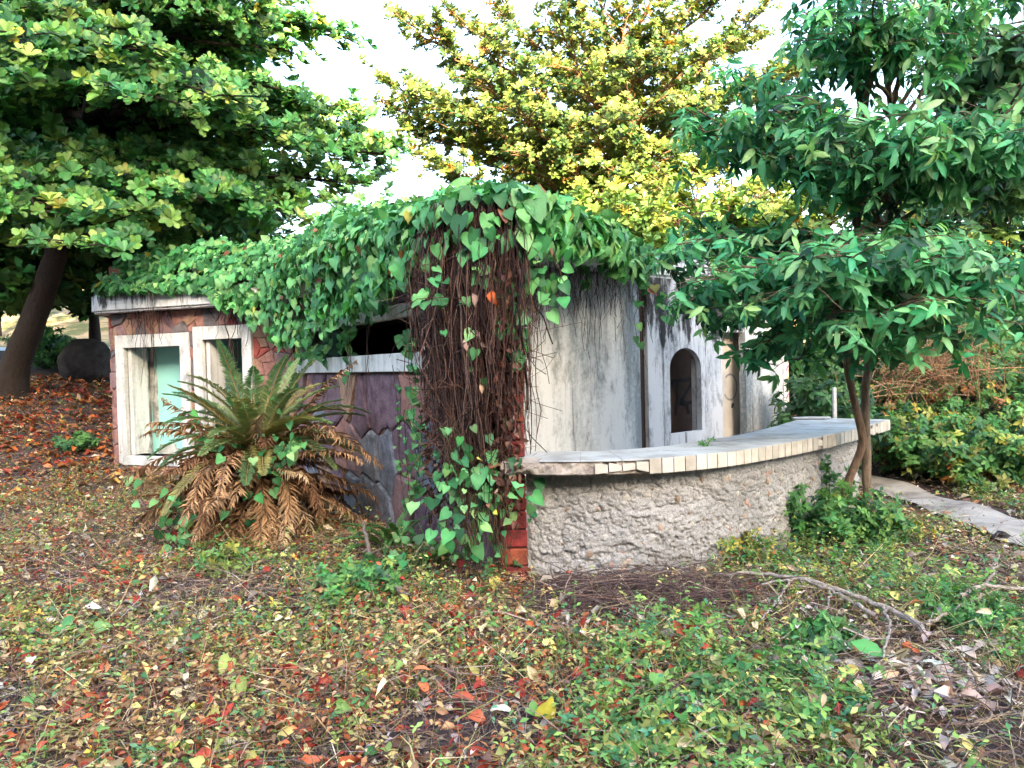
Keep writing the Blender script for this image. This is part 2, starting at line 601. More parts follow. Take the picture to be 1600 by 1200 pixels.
def boxes(name, specs, mat, parent, bevel=0.006):
    bm = bmesh.new()
    for Wf, s0, s1, z0, z1, o0, o1 in specs:
        V, F = box_path(Wf, s0, s1, z0, z1, o0, o1)
        vs = [bm.verts.new(tuple(v)) for v in V]
        for f in F: bm.faces.new([vs[i] for i in f])
    bmesh.ops.recalc_face_normals(bm, faces=bm.faces)
    if bevel:
        bmesh.ops.bevel(bm, geom=list(bm.edges), offset=bevel, segments=1, affect='EDGES')
    me = bpy.data.meshes.new(name); bm.to_mesh(me); bm.free()
    return link(name, me, mat, parent)


def clip_poly(poly, nx, ny, c):
    """keep points with nx*x+ny*y<=c"""
    out = []
    for i in range(len(poly)):
        a, b_ = poly[i], poly[(i + 1) % len(poly)]
        da, db = nx * a[0] + ny * a[1] - c, nx * b_[0] + ny * b_[1] - c
        if da <= 0: out.append(a)
        if (da < 0) != (db < 0) and da != db:
            t = da / (da - db)
            out.append((a[0] + t * (b_[0] - a[0]), a[1] + t * (b_[1] - a[1])))
    return out


def stone_cells(rng, s0, s1, z0, z1, size, holes, jit=0.42, elong=1.0):
    pts = []
    ns, nz = max(1, round((s1 - s0) / size)), max(1, round((z1 - z0) / (size * elong)))
    for i in range(ns):
        for j in range(nz):
            s = s0 + (i + 0.5 + (0.25 if j % 2 else -0.25)) * (s1 - s0) / ns + rng.uniform(-jit, jit) * size
            z = z0 + (j + 0.5) * (z1 - z0) / nz + rng.uniform(-jit, jit) * size * elong
            if all(not (h[0] < s < h[1] and h[2] < z < h[3]) for h in holes) and s0 < s < s1 and z0 < z < z1:
                pts.append((s, z))
    cells = []
    for i, p in enumerate(pts):
        poly = rect(s0, s1, z0, z1)
        for j, q in enumerate(pts):
            if i == j: continue
            dx, dz = q[0] - p[0], q[1] - p[1]
            if dx * dx + dz * dz > (4.5 * size * max(1, elong)) ** 2: continue
            poly = clip_poly(poly, dx, dz, (q[0] ** 2 + q[1] ** 2 - p[0] ** 2 - p[1] ** 2) / 2)
            if len(poly) < 3: break
        for h in holes:
            if len(poly) < 3: break
            ds = [(h[0] - p[0], 1, 0, h[0]), (p[0] - h[1], -1, 0, -h[1]), (h[2] - p[1], 0, 1, h[2]), (p[1] - h[3], 0, -1, -h[3])]
            d_, nx, nz_, c = max(ds)
            poly = clip_poly(poly, nx, nz_, c)
        if len(poly) >= 3: cells.append((p, poly))
    return cells


def stone_mesh(rng, Wf, p, poly, gap, th):
    """one cladding stone: chamfered, slightly uneven face"""
    c = np.mean(poly, axis=0)
    P2 = []
    for a in poly:
        v = np.array(a) - c
        L = np.linalg.norm(v)
        P2.append(c + v * max(0.2, (L - gap) / max(L, 1e-6)))
    # midpoints give an uneven outline
    out = []
    for i in range(len(P2)):
        a, b_ = P2[i], P2[(i + 1) % len(P2)]
        out.append(a)
        if np.linalg.norm(b_ - a) > 0.10:
            m = (a + b_) / 2
            out.append(m + (c - m) * rng.uniform(0.0, 0.10))
    n = len(out)
    tilt = rng.uniform(-0.05, 0.05, 2)
    V = [Wf(a[0], a[1], -0.02) for a in out]
    V += [Wf(a[0], a[1], th * 0.6) for a in out]
    V += [Wf(*(c + (a - c) * 0.90), th + float((a - c) @ tilt) + rng.uniform(-0.004, 0.004)) for a in out]
    V.append(Wf(c[0], c[1], th + 0.004))
    F = []
    for i in range(n):
        j = (i + 1) % n
        F.append((i, j, n + j, n + i)); F.append((n + i, n + j, 2 * n + j, 2 * n + i)); F.append((2 * n + i, 2 * n + j, 3 * n))
    return V, F


rng = np.random.default_rng(11)
# facade with the two white-framed openings
WIN1 = (0.29, 1.75, 0.28, 2.31)
WIN2 = (1.84, 2.91, 0.74, 2.385)
FW = 0.17
op1 = rect(WIN1[0] + FW, WIN1[1] - FW, WIN1[2] + 0.15, WIN1[3] - 0.20)
op2 = rect(WIN2[0] + FW, WIN2[1] - FW, WIN2[2] + 0.15, WIN2[3] - 0.20)
stone_wall = holed_wall('stone_wall', W1, S0, L1 - 0.01, -0.3, ROOF_Z, 0.25, [op1, op2], M['mortar'])
stone_wall['label'] = 'wall clad in small pink and brown flagstones'
V, F = [], []
ss = np.linspace(S0, S0 - RC * math.pi / 2 - 2.4, 16)
for s in ss:
    V += [W1(s, -0.3), W1(s, ROOF_Z)]
for i in range(len(ss) - 1):
    F.append((2 * i, 2 * i + 1, 2 * i + 3, 2 * i + 2))
from_pyd('rounded_corner_wall', V, F, M['mortar'], building, True)


def add_stones(cells, Wf, parent, pal, gap, th0, th1):
    for p, poly in cells:
        V, F = stone_mesh(rng, Wf, p, poly, gap, rng.uniform(th0, th1))
        from_pyd('stone', V, F, STONES[rng.choice(len(STONES), p=pal)], parent)


pal1 = [0.42, 0.22, 0.18, 0.07, 0.09, 0.02, 0.0]
add_stones(stone_cells(rng, -0.55, L1 - 0.02, 0.02, ROOF_Z - 0.01, 0.175, [WIN1, WIN2], 0.62, 1.05), W1, stone_wall, pal1, 0.005, 0.018, 0.045)

# frames of the two openings: jambs, lintel, sill that butt together
for (a, b_, c, d_), lab in ((WIN1, 'wide chipped white frame of the large opening'), (WIN2, 'white frame of the smaller opening')):
    fr = boxes('window_frame', [
        (W1, a, a + FW, c, d_, -0.30, 0.065),
        (W1, b_ - FW, b_, c, d_, -0.30, 0.065),
        (W1, a + FW + 0.001, b_ - FW - 0.001, d_ - 0.20, d_ - 0.002, -0.30, 0.062),
        (W1, a + FW + 0.001, b_ - FW - 0.001, c + 0.002, c + 0.15, -0.30, 0.062)], M['white_trim'], building)
    fr['label'] = lab
    boxes('inner_reveal', [(W1, a + FW + 0.002, a + FW + 0.07, c + 0.152, d_ - 0.202, -0.34, -0.02),
                           (W1, b_ - FW - 0.05, b_ - FW - 0.002, c + 0.152, d_ - 0.202, -0.34, -0.02)], M['white_trim'], fr)
# room behind them: turquoise wall and bare grey side wall
boxes('interior_wall', [(W1, 0.43, 1.74, -0.1, ROOF_Z, -0.60, -0.48)], M['turq'], building, 0)['label'] = 'turquoise painted wall seen through the large opening'
boxes('interior_wall', [(W1, 1.80, 3.3, -0.1, ROOF_Z, -1.65, -1.55)], M['turq'], building, 0)
boxes('interior_wall', [(W1, 0.30, 0.42, -0.1, ROOF_Z, -0.60, -0.345)], M['grey_render'], building, 0)['label'] = 'bare grey side wall with peeled paint'
boxes('interior_wall', [(W1, 1.745, 1.80, -0.1, ROOF_Z, -1.65, -0.345)], M['turq'], building, 0)
# bare patches where the paint has fallen off the turquoise wall
def blob(name, Wf, s, z, rs, rz, o, mat, parent, seed):
    r_ = np.random.default_rng(seed)
    n = 26
    ph = r_.uniform(0, 6.28, 4)
    V = [Wf(s, z, o)]
    for i in range(n):
        t = 2 * math.pi * i / n
        k = 1 + 0.22 * math.sin(2 * t + ph[0]) + 0.14 * math.sin(5 * t + ph[1]) + 0.10 * math.sin(9 * t + ph[2]) + r_.uniform(-0.07, 0.07)
        V.append(Wf(s + rs * k * math.cos(t), z + rz * k * math.sin(t), o))
    V2 = [v for v in V]
    F = [(0, 1 + i, 1 + (i + 1) % n) for i in range(n)]
    return from_pyd(name, V2, F, mat, parent)


blob('bare_patch', W1, 0.50, 1.45, 0.09, 0.60, -0.476, M['grey_render'], building, 1)
blob('bare_patch', W1, 0.80, 0.42, 0.22, 0.17, -0.475, M['grey_render'], building, 2)

# facade that runs forward to the brick pier, with the long slit window
SLIT = (0.05, L2 - 2.0)
def s2_of_px(x):
    k = (x - 800) / FPX
    # K + D2*s : X = k*Y
    return (k * K[1] - K[0]) / (D2[0] - k * D2[1])
sl0, sl1 = s2_of_px(478), s2_of_px(672)
opS = rect(sl0, sl1, 1.843, 2.19)
stone_wall2 = holed_wall('stone_wall', W2, 0.0, L2 - 0.02, -0.3, ROOF_Z, 0.22, [opS], M['mortar'])
stone_wall2['label'] = 'wall clad in large purple and blue grey slabs'
pal2 = [0.12, 0.22, 0.04, 0.02, 0.12, 0.30, 0.18]
add_stones(stone_cells(rng, 0.02, L2 - 0.04, -0.05, 1.655, 0.50, [], 0.30, 1.15), W2, stone_wall2, pal2, 0.012, 0.03, 0.06)
add_stones(stone_cells(rng, 0.02, L2 - 0.04, 2.325, ROOF_Z - 0.01, 0.34, [], 0.30, 1.0), W2, stone_wall2, pal2, 0.010, 0.03, 0.05)
add_stones(stone_cells(rng, sl1 + 0.10, L2 - 0.04, 1.66, 2.32, 0.32, [], 0.30, 1.0), W2, stone_wall2, pal2, 0.010, 0.03, 0.05)
sf = boxes('window_frame', [
    (W2, sl0 - 0.10, sl1 + 0.10, 1.66, 1.843, -0.24, 0.10),
    (W2, sl0 - 0.10, sl1 + 0.10, 2.19, 2.318, -0.24, 0.10),
    (W2, sl0 - 0.10, sl0, 1.845, 2.188, -0.24, 0.08),
    (W2, sl1, sl1 + 0.10, 1.845, 2.188, -0.24, 0.08)], M['white_trim'], building)
sf['label'] = 'white lintel and sill of the long slit window'

# stained white bar wall
def s3_of_px(x):
    k = (x - 800) / FPX
    return (k * WS[1] - WS[0]) / (D3[0] - k * D3[1])
g0, g1_ = s3_of_px(1001), s3_of_px(1013)
a0, a1 = s3_of_px(1047), s3_of_px(1096)
d0, d1_ = s3_of_px(1129), s3_of_px(1166)
w_end = s3_of_px(1228)
holed_wall('plaster_wall', W3, -0.05, g0, -0.2, ROOF_Z, 0.18, [], M['plaster'])['label'] = 'white plaster wall with grey vertical stains'
am, ar = (a0 + a1) / 2, (a1 - a0) / 2
arch = [(a0, 0.84), (a1, 0.84), (a1, 1.60)] + [(am + ar * math.cos(t), 1.60 + 0.25 * math.sin(t)) for t in np.linspace(0, math.pi, 17)[1:-1]] + [(a0, 1.60)]
holed_wall('plaster_wall', W3, g1_, d0, -0.2, ROOF_Z, 0.07, [arch], M['plaster_mold'])['label'] = 'mould streaked white wall with an arched opening'
holed_wall('plaster_wall', W3, d1_, w_end, -0.2, ROOF_Z, 0.10, [], M['plaster_right'])['label'] = 'white wall panel with one broad dark stain'
boxes('door_post', [(W3, g0 + 0.004, g1_ - 0.004, -0.1, ROOF_Z, -0.24, -0.05)], M['dark_wood'], building, 0)['label'] = 'dark recessed timber strip between the white walls'
boxes('lintel', [(W3, d0 + 0.002, d1_ - 0.002, 2.05, ROOF_Z, -0.068, -0.02)], M['plaster_mold'], building, 0)
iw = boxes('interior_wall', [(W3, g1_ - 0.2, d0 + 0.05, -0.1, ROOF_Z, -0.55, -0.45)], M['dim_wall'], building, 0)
iw2 = boxes('interior_wall', [(W3, d0 + 0.06, d1_ + 0.42, -0.1, ROOF_Z, -0.34, -0.24)], M['beige_wall'], building, 0)
boxes('pipe', [(W3, a1 + 0.02, a1 + 0.07, 0.6, 1.72, -0.16, -0.10)], M['white_trim'], building, 0.004)


def stroke(Wf, pts, o, wid):
    """flat paint stroke on a wall as a ribbon"""
    pts = np.asarray(pts, float)
    t = unit(np.gradient(pts, axis=0))
    nn = np.stack([-t[:, 1], t[:, 0]], -1)
    V, F = [], []
    for p, q in zip(pts, nn):
        V += [Wf(*(p + q * wid / 2), o), Wf(*(p - q * wid / 2), o)]
    for i in range(len(pts) - 1): F.append((2 * i, 2 * i + 1, 2 * i + 3, 2 * i + 2))
    return V, F


def graffiti(name, Wf, strokes, o, wid, mat, parent, label):
    Vs, Fs = [], []
    for k, st in enumerate(strokes):
        V, F = stroke(Wf, st, o + 0.001 * k, wid)
        Fs += [tuple(i + len(Vs) for i in f) for f in F]; Vs += V
    g = from_pyd(name, Vs, Fs, mat, parent)
    g['label'] = label
    return g


gs = am + 0.60
graffiti('graffiti', W3, [
    [(gs - 0.28, 1.40), (gs - 0.24, 1.44), (gs + 0.30, 1.46)], [(gs - 0.22, 1.00), (gs - 0.18, 1.22), (gs - 0.16, 1.43)],
    [(gs + 0.14, 1.40), (gs - 0.02, 1.24), (gs - 0.10, 1.18)], [(gs - 0.06, 1.20), (gs + 0.05, 1.10), (gs + 0.08, 1.00)],
    [(gs - 0.12, 1.16), (gs - 0.02, 1.14), (gs + 0.30, 1.17)]], -0.444, 0.05, M['graffiti'], iw, 'black spray painted scrawl')
dm = d0 + 0.55
ring = [(dm + 0.16 * math.cos(t), 1.33 + 0.17 * math.sin(t)) for t in np.linspace(-2.6, 2.3, 26)]
graffiti('graffiti', W3, [ring], -0.236, 0.028, M['graffiti_grey'], iw2, 'grey painted ring')
blob('graffiti', W3, dm + 0.05, 1.08, 0.035, 0.03, -0.235, M['graffiti'], iw2, 9)
# end return of the bar wall with faded colour
endw = boxes('end_wall', [(W3, w_end + 0.003, w_end + 0.30, -0.2, 2.2, -1.4, -0.10)], M['beige_wall'], building, 0.03)
endw['label'] = 'beige end wall with purple and yellow paint'
for k, (zz, mt) in enumerate([(1.15, 'graffiti_purple'), (1.38, 'graffiti_yellow'), (0.98, 'graffiti_purple'), (1.55, 'graffiti_purple')]):
    graffiti('graffiti', W3, [[(w_end + 0.06, zz), (w_end + 0.14, zz + 0.08), (w_end + 0.17, zz - 0.05), (w_end + 0.25, zz + 0.04)]], -0.096 + 0.001 * k, 0.035, M[mt], endw, 'faded spray paint curl')

# brick pier: single column of red blocks on a core
pier = boxes('brick_pier', [(W3, 0, 0.01, 0, 0.01, 0, 0.01)], M['mortar'], building, 0)
me = pier.data
def Wxy(s, z, o): return np.array([s, o, z])
bpy.data.objects.remove(pier)
pier = boxes('brick_pier', [(Wxy, -0.115, 0.080, -0.25, ROOF_Z, 5.925, 6.40)], M['mortar'], building, 0)
pier['label'] = 'pier of flat red and orange bricks'
z, kk = -0.12, 0
while z < ROOF_Z - 0.15:
    hgt = 0.128 + rng.uniform(-0.006, 0.006)
    mt = BRICKS[1 if z > 1.0 and rng.random() < 0.7 else (0 if rng.random() < 0.65 else rng.integers(0, 3))]
    dx = rng.uniform(-0.005, 0.004)
    b1 = boxes('brick', [(Wxy, -0.122, 0.088 + dx, z, z + hgt, 5.90 + rng.uniform(-0.008, 0.006), 5.935)], mt, pier, 0.009)
    z += hgt + 0.010
    kk += 1

# roof slab with its rounded white cornice edge, and the rusty boarded upper kerb
def prism(name, poly, z0, z1, mat, parent, bevel=0.0, seg=2):
    bm = bmesh.new()
    lo = [bm.verts.new((p[0], p[1], z0)) for p in poly]
    hi = [bm.verts.new((p[0], p[1], z1)) for p in poly]
    n = len(poly)
    ft = bm.faces.new(hi); fb = bm.faces.new(lo[::-1])
    for i in range(n):
        bm.faces.new((lo[i], lo[(i + 1) % n], hi[(i + 1) % n], hi[i]))
    bmesh.ops.recalc_face_normals(bm, faces=bm.faces)
    if bevel:
        es = [e for e in bm.edges if e.verts[0].co.z == e.verts[1].co.z]
        bmesh.ops.bevel(bm, geom=es, offset=bevel, segments=seg, affect='EDGES')
    bmesh.ops.triangulate(bm, faces=[f for f in bm.faces if len(f.verts) > 4])
    me = bpy.data.meshes.new(name); bm.to_mesh(me); bm.free()
    return link(name, me, mat, parent)


OV = 0.26
poly = []
for th in np.linspace(math.pi / 2, 0, 12):
    poly.append(CC + (RC + OV) * (N1 * math.cos(th) - D1 * math.sin(th)))
kk2 = K + (N1 + N2) / np.linalg.norm(N1 + N2) * OV * 1.03
poly += [kk2, PIER + N2 * 0.16 + np.array([0, -0.25]), np.array([0.10, 5.80]), WS + D3 * 1.9 + N3 * 0.03, WE + N3 * 0.03 + D3 * 0.05, np.array([5.2, 14.0]), np.array([-3.0, 18.0]), np.array([-5.9, 15.0])]
prism('roof_slab', poly, ROOF_Z, 2.96, M['cornice'], building, 0.035, 3)['label'] = 'white painted roof edge blackened by mould'
prism('roof_kerb', [(-6.62, 12.75), (-6.3, 12.5), (-2.55, 11.5), (-0.75, 8.9), (0.2, 9.9), (1.0, 12.5), (-4.0, 16.0)], 2.963, 3.48, M['rust_board'], building, 0.01, 1)['label'] = 'rusty red boarded upper edge of the roof'
# rear walls close the rooms
prism('rear_wall', [(5.0, 13.8), (5.1, 14.0), (-3.0, 17.9), (-3.0, 17.7)], -0.3, ROOF_Z - 0.003, M['mortar'], building)
prism('side_wall', [(-5.85, 14.9), (-3.0, 17.7), (-3.1, 17.8), (-5.95, 15.0)], -0.3, ROOF_Z - 0.003, M['mortar'], building)
prism('side_wall', [(-6.6, 13.0), (-5.85, 15.0), (-5.95, 15.05), (-6.75, 13.0)], -0.3, ROOF_Z - 0.003, M['mortar'], building)
e3 = WE
prism('side_wall', [tuple(e3 + D3 * 0.1 - N3 * 1.5), (5.0, 13.9), (4.85, 13.9), tuple(e3 - D3 * 0.05 - N3 * 1.5)], -0.3, ROOF_Z - 0.003, M['mortar'], building)

# ------------------------------------------------------------------ bar counter
counter = empty('bar_counter', (1.2, 6.2, 0), 'curved outdoor bar counter with pale tiled top and rough pebbled front', 'counter')
def spline(pts, n):
    pts = np.asarray(pts, float)
    d = np.concatenate([[0], np.cumsum(np.linalg.norm(np.diff(pts, axis=0), axis=1))])
    # Catmull-Rom through the points, then equal arc steps
    ext = np.vstack([2 * pts[0] - pts[1], pts, 2 * pts[-1] - pts[-2]])
    out = []
    for i in range(len(pts) - 1):
        p0, p1, p2, p3 = ext[i:i + 4]
        for t in np.linspace(0, 1, 24, endpoint=False):
            out.append(0.5 * ((2 * p1) + (-p0 + p2) * t + (2 * p0 - 5 * p1 + 4 * p2 - p3) * t ** 2 + (-p0 + 3 * p1 - 3 * p2 + p3) * t ** 3))
    out.append(pts[-1]); out = np.array(out)
    s = np.concatenate([[0], np.cumsum(np.linalg.norm(np.diff(out, axis=0), axis=1))])
    u = np.linspace(0, s[-1], n)
    return np.stack([np.interp(u, s, out[:, k]) for k in range(out.shape[1])], -1), s[-1]


ZT = 0.985
TH = 0.112
def gp(px, py, z):
    d = M3 @ np.array([(px - 800) / FPX, -(py - 600) / FPX, -1.0])
    return (CAM + d * ((z - CAM[2]) / d[2]))[:2]
front_px = [(780, 720), (900, 720), (1012, 717), (1122, 708), (1182, 700), (1258, 687), (1326, 673), (1390, 656)]
FR, FL = spline([gp(x, y, ZT) for x, y in front_px], 104)
tF = unit(np.gradient(FR, axis=0)); nF = np.stack([tF[:, 1], -tF[:, 0]], -1)     # outward
DEP = np.interp(np.linspace(0, 1, 104), [0, 0.25, 0.6, 0.85, 1], [0.56, 0.62, 0.70, 0.85, 0.9])
BK = FR - nF * DEP[:, None]
# slab body: rough broken front edge on the left part
Vv, Ff = [], []
n = len(FR)
rr = np.random.default_rng(4)
NS = 420
fi = np.linspace(0, n - 1, NS)
NRW = 12
fr_ = np.stack([np.interp(fi, np.arange(n), FR[:, k]) for k in (0, 1)], -1); nf_ = unit(np.stack([np.interp(fi, np.arange(n), nF[:, k]) for k in (0, 1)], -1))
bk_ = np.stack([np.interp(fi, np.arange(n), BK[:, k]) for k in (0, 1)], -1)
brk = smooth(31, 24, fi)
rows_ = []
for r_ in range(NRW):
    z_ = ZT - TH + (TH - 0.006) * r_ / (NRW - 1)
    pq = np.concatenate([fr_, np.full((NS, 1), z_)], 1)
    d_ = 0.012 + brk * (0.055 * fbm(pq, 16, 4) + 0.05 * smooth(0.5, 0.6, fbm(pq + 3, 7, 2)) - 0.022 + 0.012 * (r_ in (0, NRW - 1)))
    rows_.append(np.concatenate([fr_ - nf_ * d_[:, None], (z_ - brk * 0.012 * (r_ == NRW - 1) * noise(pq, 20))[:, None]], 1))
for a_, z_ in ((fr_ - nf_ * 0.09, ZT - 0.006), (bk_, ZT - 0.006), (bk_, ZT - TH)):
    rows_.append(np.concatenate([a_, np.full((NS, 1), z_)], 1))
Vv = np.stack(rows_, 1).reshape(-1, 3)
NR2 = NRW + 3
for i in range(NS - 1):
    for k in range(NR2):
        Ff.append((i * NR2 + k, i * NR2 + (k + 1) % NR2, (i + 1) * NR2 + (k + 1) % NR2, (i + 1) * NR2 + k))
Ff.append(tuple(range(NR2))); Ff.append(tuple(NR2 * (NS - 1) + k for k in range(NR2 - 1, -1, -1)))
slab = from_pyd('counter_slab', Vv, Ff, M['slab'], counter)
slab['label'] = 'concrete top slab with a crumbling left edge'
# edge tiles: about 10 cm each, missing or broken on the left
def edge_tile(u0, u1, z0, z1, proud=0.008, cut=None):
    V = []
    for u in (u0, u1):
        i = u * (n - 1)
        f = np.array([np.interp(i, np.arange(n), FR[:, k]) for k in (0, 1)]); q = unit(np.array([np.interp(i, np.arange(n), nF[:, k]) for k in (0, 1)]))
        zb = z0 if cut is None else z0 + cut * rr.uniform(0.2, 1.0)
        zt = z1 if cut is None else z1 - cut * rr.uniform(0.0, 1.0)
        V += [(*(f - q * 0.011), zb), (*(f + q * proud), zb), (*(f + q * proud), zt), (*(f - q * 0.011), zt)]
    F = [(0, 1, 2, 3), (7, 6, 5, 4), (0, 4, 5, 1), (1, 5, 6, 2), (2, 6, 7, 3), (3, 7, 4, 0)]
    return V, F
NT = int(FL / 0.100)
for k in range(NT):
    u0, u1 = (k + 0.045) / NT, (k + 0.955) / NT
    xx = np.interp((u0 + u1) / 2 * (n - 1), np.arange(n), FR[:, 0])
    if xx < 0.62 or (xx < 0.98 and rr.random() < 0.45): continue
    broken = xx < 0.98 or rr.random() < 0.04
    V, F = edge_tile(u0, u1, ZT - TH + 0.002 + rr.uniform(-0.001, 0.001), ZT - 0.001, 0.007 + rr.uniform(-0.0015, 0.0015), 0.04 if broken else None)
    from_pyd('edge_tile', V, F, EDGE_T[rr.choice(3, p=[0.55, 0.3, 0.15])], slab)
# end face tiles
pe, qe = FR[-1], BK[-1]
ne = int(np.linalg.norm(qe - pe) / 0.1)
for k in range(ne):
    a_ = pe + (qe - pe) * ((k + 0.03) / ne); b_ = pe + (qe - pe) * ((k + 0.97) / ne); o_ = tF[-1]
    V = [(*a_, ZT - TH), (*(a_ + o_ * 0.009), ZT - TH), (*(a_ + o_ * 0.009), ZT - 0.001), (*a_, ZT - 0.001), (*b_, ZT - TH), (*(b_ + o_ * 0.009), ZT - TH), (*(b_ + o_ * 0.009), ZT - 0.001), (*b_, ZT - 0.001)]
    from_pyd('edge_tile', V, [(0, 1, 2, 3), (7, 6, 5, 4), (0, 4, 5, 1), (1, 5, 6, 2), (2, 6, 7, 3), (3, 7, 4, 0)], M['tile_edge'], slab)
# top tiles in two rows
NTOP = int(FL / 0.30)
for k in range(NTOP):
    for r_ in range(3):
        if r_ == 0 and k == 0: continue
        V = []
        jz = rr.uniform(-0.0015, 0.002)
        f0, f1 = (r_ + 0.008) / 3, (r_ + 0.992) / 3
        if r_ == 0: f0 = -0.002
        us = np.linspace((k + 0.008) / NTOP, (k + 0.992) / NTOP, 4) * (n - 1)
        for zz in (ZT - 0.008, ZT + 0.003 + jz):
            for f in (f0, f1):
                for u in us:
                    a_ = np.array([np.interp(u, np.arange(n), FR[:, q]) for q in (0, 1)]); b_ = np.array([np.interp(u, np.arange(n), BK[:, q]) for q in (0, 1)])
                    V.append((*(a_ + (b_ - a_) * f), zz))
        F = []
        for i in range(3):
            F.append((8 + i, 9 + i, 13 + i, 12 + i)); F.append((i, 8 + i, 9 + i, 1 + i)[::-1]); F.append((4 + i, 5 + i, 13 + i, 12 + i)[::-1])
        F.append((0, 4, 12, 8)); F.append((3, 11, 15, 7))
        from_pyd('top_tile', V, F, M['tile_top'], slab)

# pebbled front: fine rough render, displaced outward from a curved wall
BASEP, BL = spline([(0.090, 5.95), (0.55, 5.855), (1.0, 5.83), (1.5, 5.99), (1.95, 6.29), (2.5, 6.80), (3.1, 7.52), (3.75, 8.35)], 700)
tB = unit(np.gradient(BASEP, axis=0)); nB = np.stack([tB[:, 1], -tB[:, 0]], -1)
nz = 140
zz = np.linspace(-0.25, ZT - TH + 0.004, nz)
pts = np.zeros((len(BASEP), nz, 3))
pts[..., 0] = BASEP[:, None, 0]; pts[..., 1] = BASEP[:, None, 1]; pts[..., 2] = zz
q = pts * np.array([1, 1, 1.25])
warp = np.stack([fbm(q + 7, 3, 2), fbm(q + 17, 3, 2), fbm(q + 27, 3, 2)], -1) * 0.25
n1 = fbm(q + warp, 5.5, 4); n2_ = fbm(q * np.array([1, 1, 1.5]) + warp * 1.5 + 11, 11.0, 4)
crack = np.exp(-((n1 - 0.47) / 0.018) ** 2) + 0.8 * np.exp(-((n2_ - 0.47) / 0.022) ** 2)
disp = 0.045 * fbm(q, 5.0, 3) + 0.050 * fbm(q + warp, 17.0, 4) + 0.018 * fbm(q, 50, 3) - 0.020 * crack
disp -= disp.mean()
fade = np.clip(np.arange(len(BASEP)) / 6.0, 0, 1)[:, None]
pts[..., :2] += nB[:, None, :] * (disp * fade)[..., None]
nb = len(BASEP)
i = (np.arange(nb - 1)[:, None] * nz + np.arange(nz - 1)[None]).ravel()
Fq = np.stack([i, i + nz, i + nz + 1, i + 1], -1)
# relief of the lumps, normalised; the colour does not use it
cr = np.clip((disp - disp.min()) / (disp.max() - disp.min()), 0, 1)
c1 = np.array([0.315, 0.31, 0.30]); c2 = np.array([0.53, 0.525, 0.515])
tone = np.clip(fbm(q, 1.6, 4) * 1.6 - 0.25, 0, 1)[..., None]
Cc = (c1 * (1 - tone) + c2 * tone)
M['render'] = attr_material('rough_render', 0.97, 90, 0.7)
front = mesh_np('front_wall', pts.reshape(-1, 3), Fq, Cc.reshape(-1, 3), M['render'], counter)
front['label'] = 'lumpy grey cement front set with pebbles'
# back side of the counter wall, so that it has thickness
Vb = []
for k in range(0, nb, 10):
    p_ = BASEP[k] - nB[k] * 0.22
    Vb += [(p_[0], p_[1], -0.25), (p_[0], p_[1], ZT - TH + 0.003)]
from_pyd('rear_face', Vb, [(2 * k, 2 * k + 1, 2 * k + 3, 2 * k + 2) for k in range(len(Vb) // 2 - 1)], M['slab'], counter)
pe = BASEP[-1]; pb = BASEP[-1] - nB[-1] * 0.22
from_pyd('end_face', [(*pe, -0.25), (*pb, -0.25), (*pb, ZT - TH + 0.003), (*pe, ZT - TH + 0.003)], [(0, 1, 2, 3)], M['slab'], counter)
# pebbles: a few shared lumpy meshes
PM = []
for k in range(5):
    bm = bmesh.new(); bmesh.ops.create_icosphere(bm, subdivisions=1, radius=1.0)
    r_ = np.random.default_rng(40 + k)
    for v in bm.verts:
        v.co = Vector((v.co.x * 1.0, v.co.y * 0.45, v.co.z * 0.75)) * r_.uniform(0.7, 1.2)
    for f in bm.faces: f.smooth = False
    for mt in PEBS:
        me = bpy.data.meshes.new('pebble'); bm.to_mesh(me); me.materials.append(mt); PM.append(me)
    bm.free()
for k in range(150):
    ii = int(np.clip(rr.beta(1.0, 1.25) * nb, 8, nb - 8)); jj = rr.integers(34, nz - 3)
    o = bpy.data.objects.new('pebble', PM[rr.integers(len(PM))]); COL.objects.link(o)
    o.parent = front
    sz = rr.uniform(0.012, 0.040)
    p_ = pts[ii, jj]
    ang = math.atan2(nB[ii, 1], nB[ii, 0]) + math.pi / 2
    o.matrix_local = Matrix.Translation(p_ + np.array([*nB[ii], 0]) * sz * -0.12) @ Euler((0, rr.uniform(-1, 1) * 1.5, ang)).to_matrix().to_4x4() @ Matrix.Scale(sz, 4)

# ------------------------------------------------------------------ leaf templates: (verts, tris, shade per vert)
def tmpl(V, F, S=None):
    V = np.asarray(V, float); F = np.asarray(F, int)
    S = np.ones((len(V), 3)) if S is None else np.asarray(S, float)
    if S.ndim == 1: S = np.repeat(S[:, None], 3, 1)
    return V, F, S


def row_leaf(rows, fold=0.12, droop=0.15, rib=1.18):
    """leaf from (y, halfwidth) rows with a folded midrib; unit length"""
    V, S, F = [], [], []
    for y, w in rows:
        z = -droop * y * y
        V += [(-w, y, z + fold * w), (0, y, z), (w, y, z + fold * w)]
        S += [1.0, rib, 1.0]
    for i in range(len(rows) - 1):
        a = 3 * i
        for k in (0, 1):
            F += [(a + k, a + k + 1, a + k + 4), (a + k, a + k + 4, a + k + 3)]
    return tmpl(V, F, S)


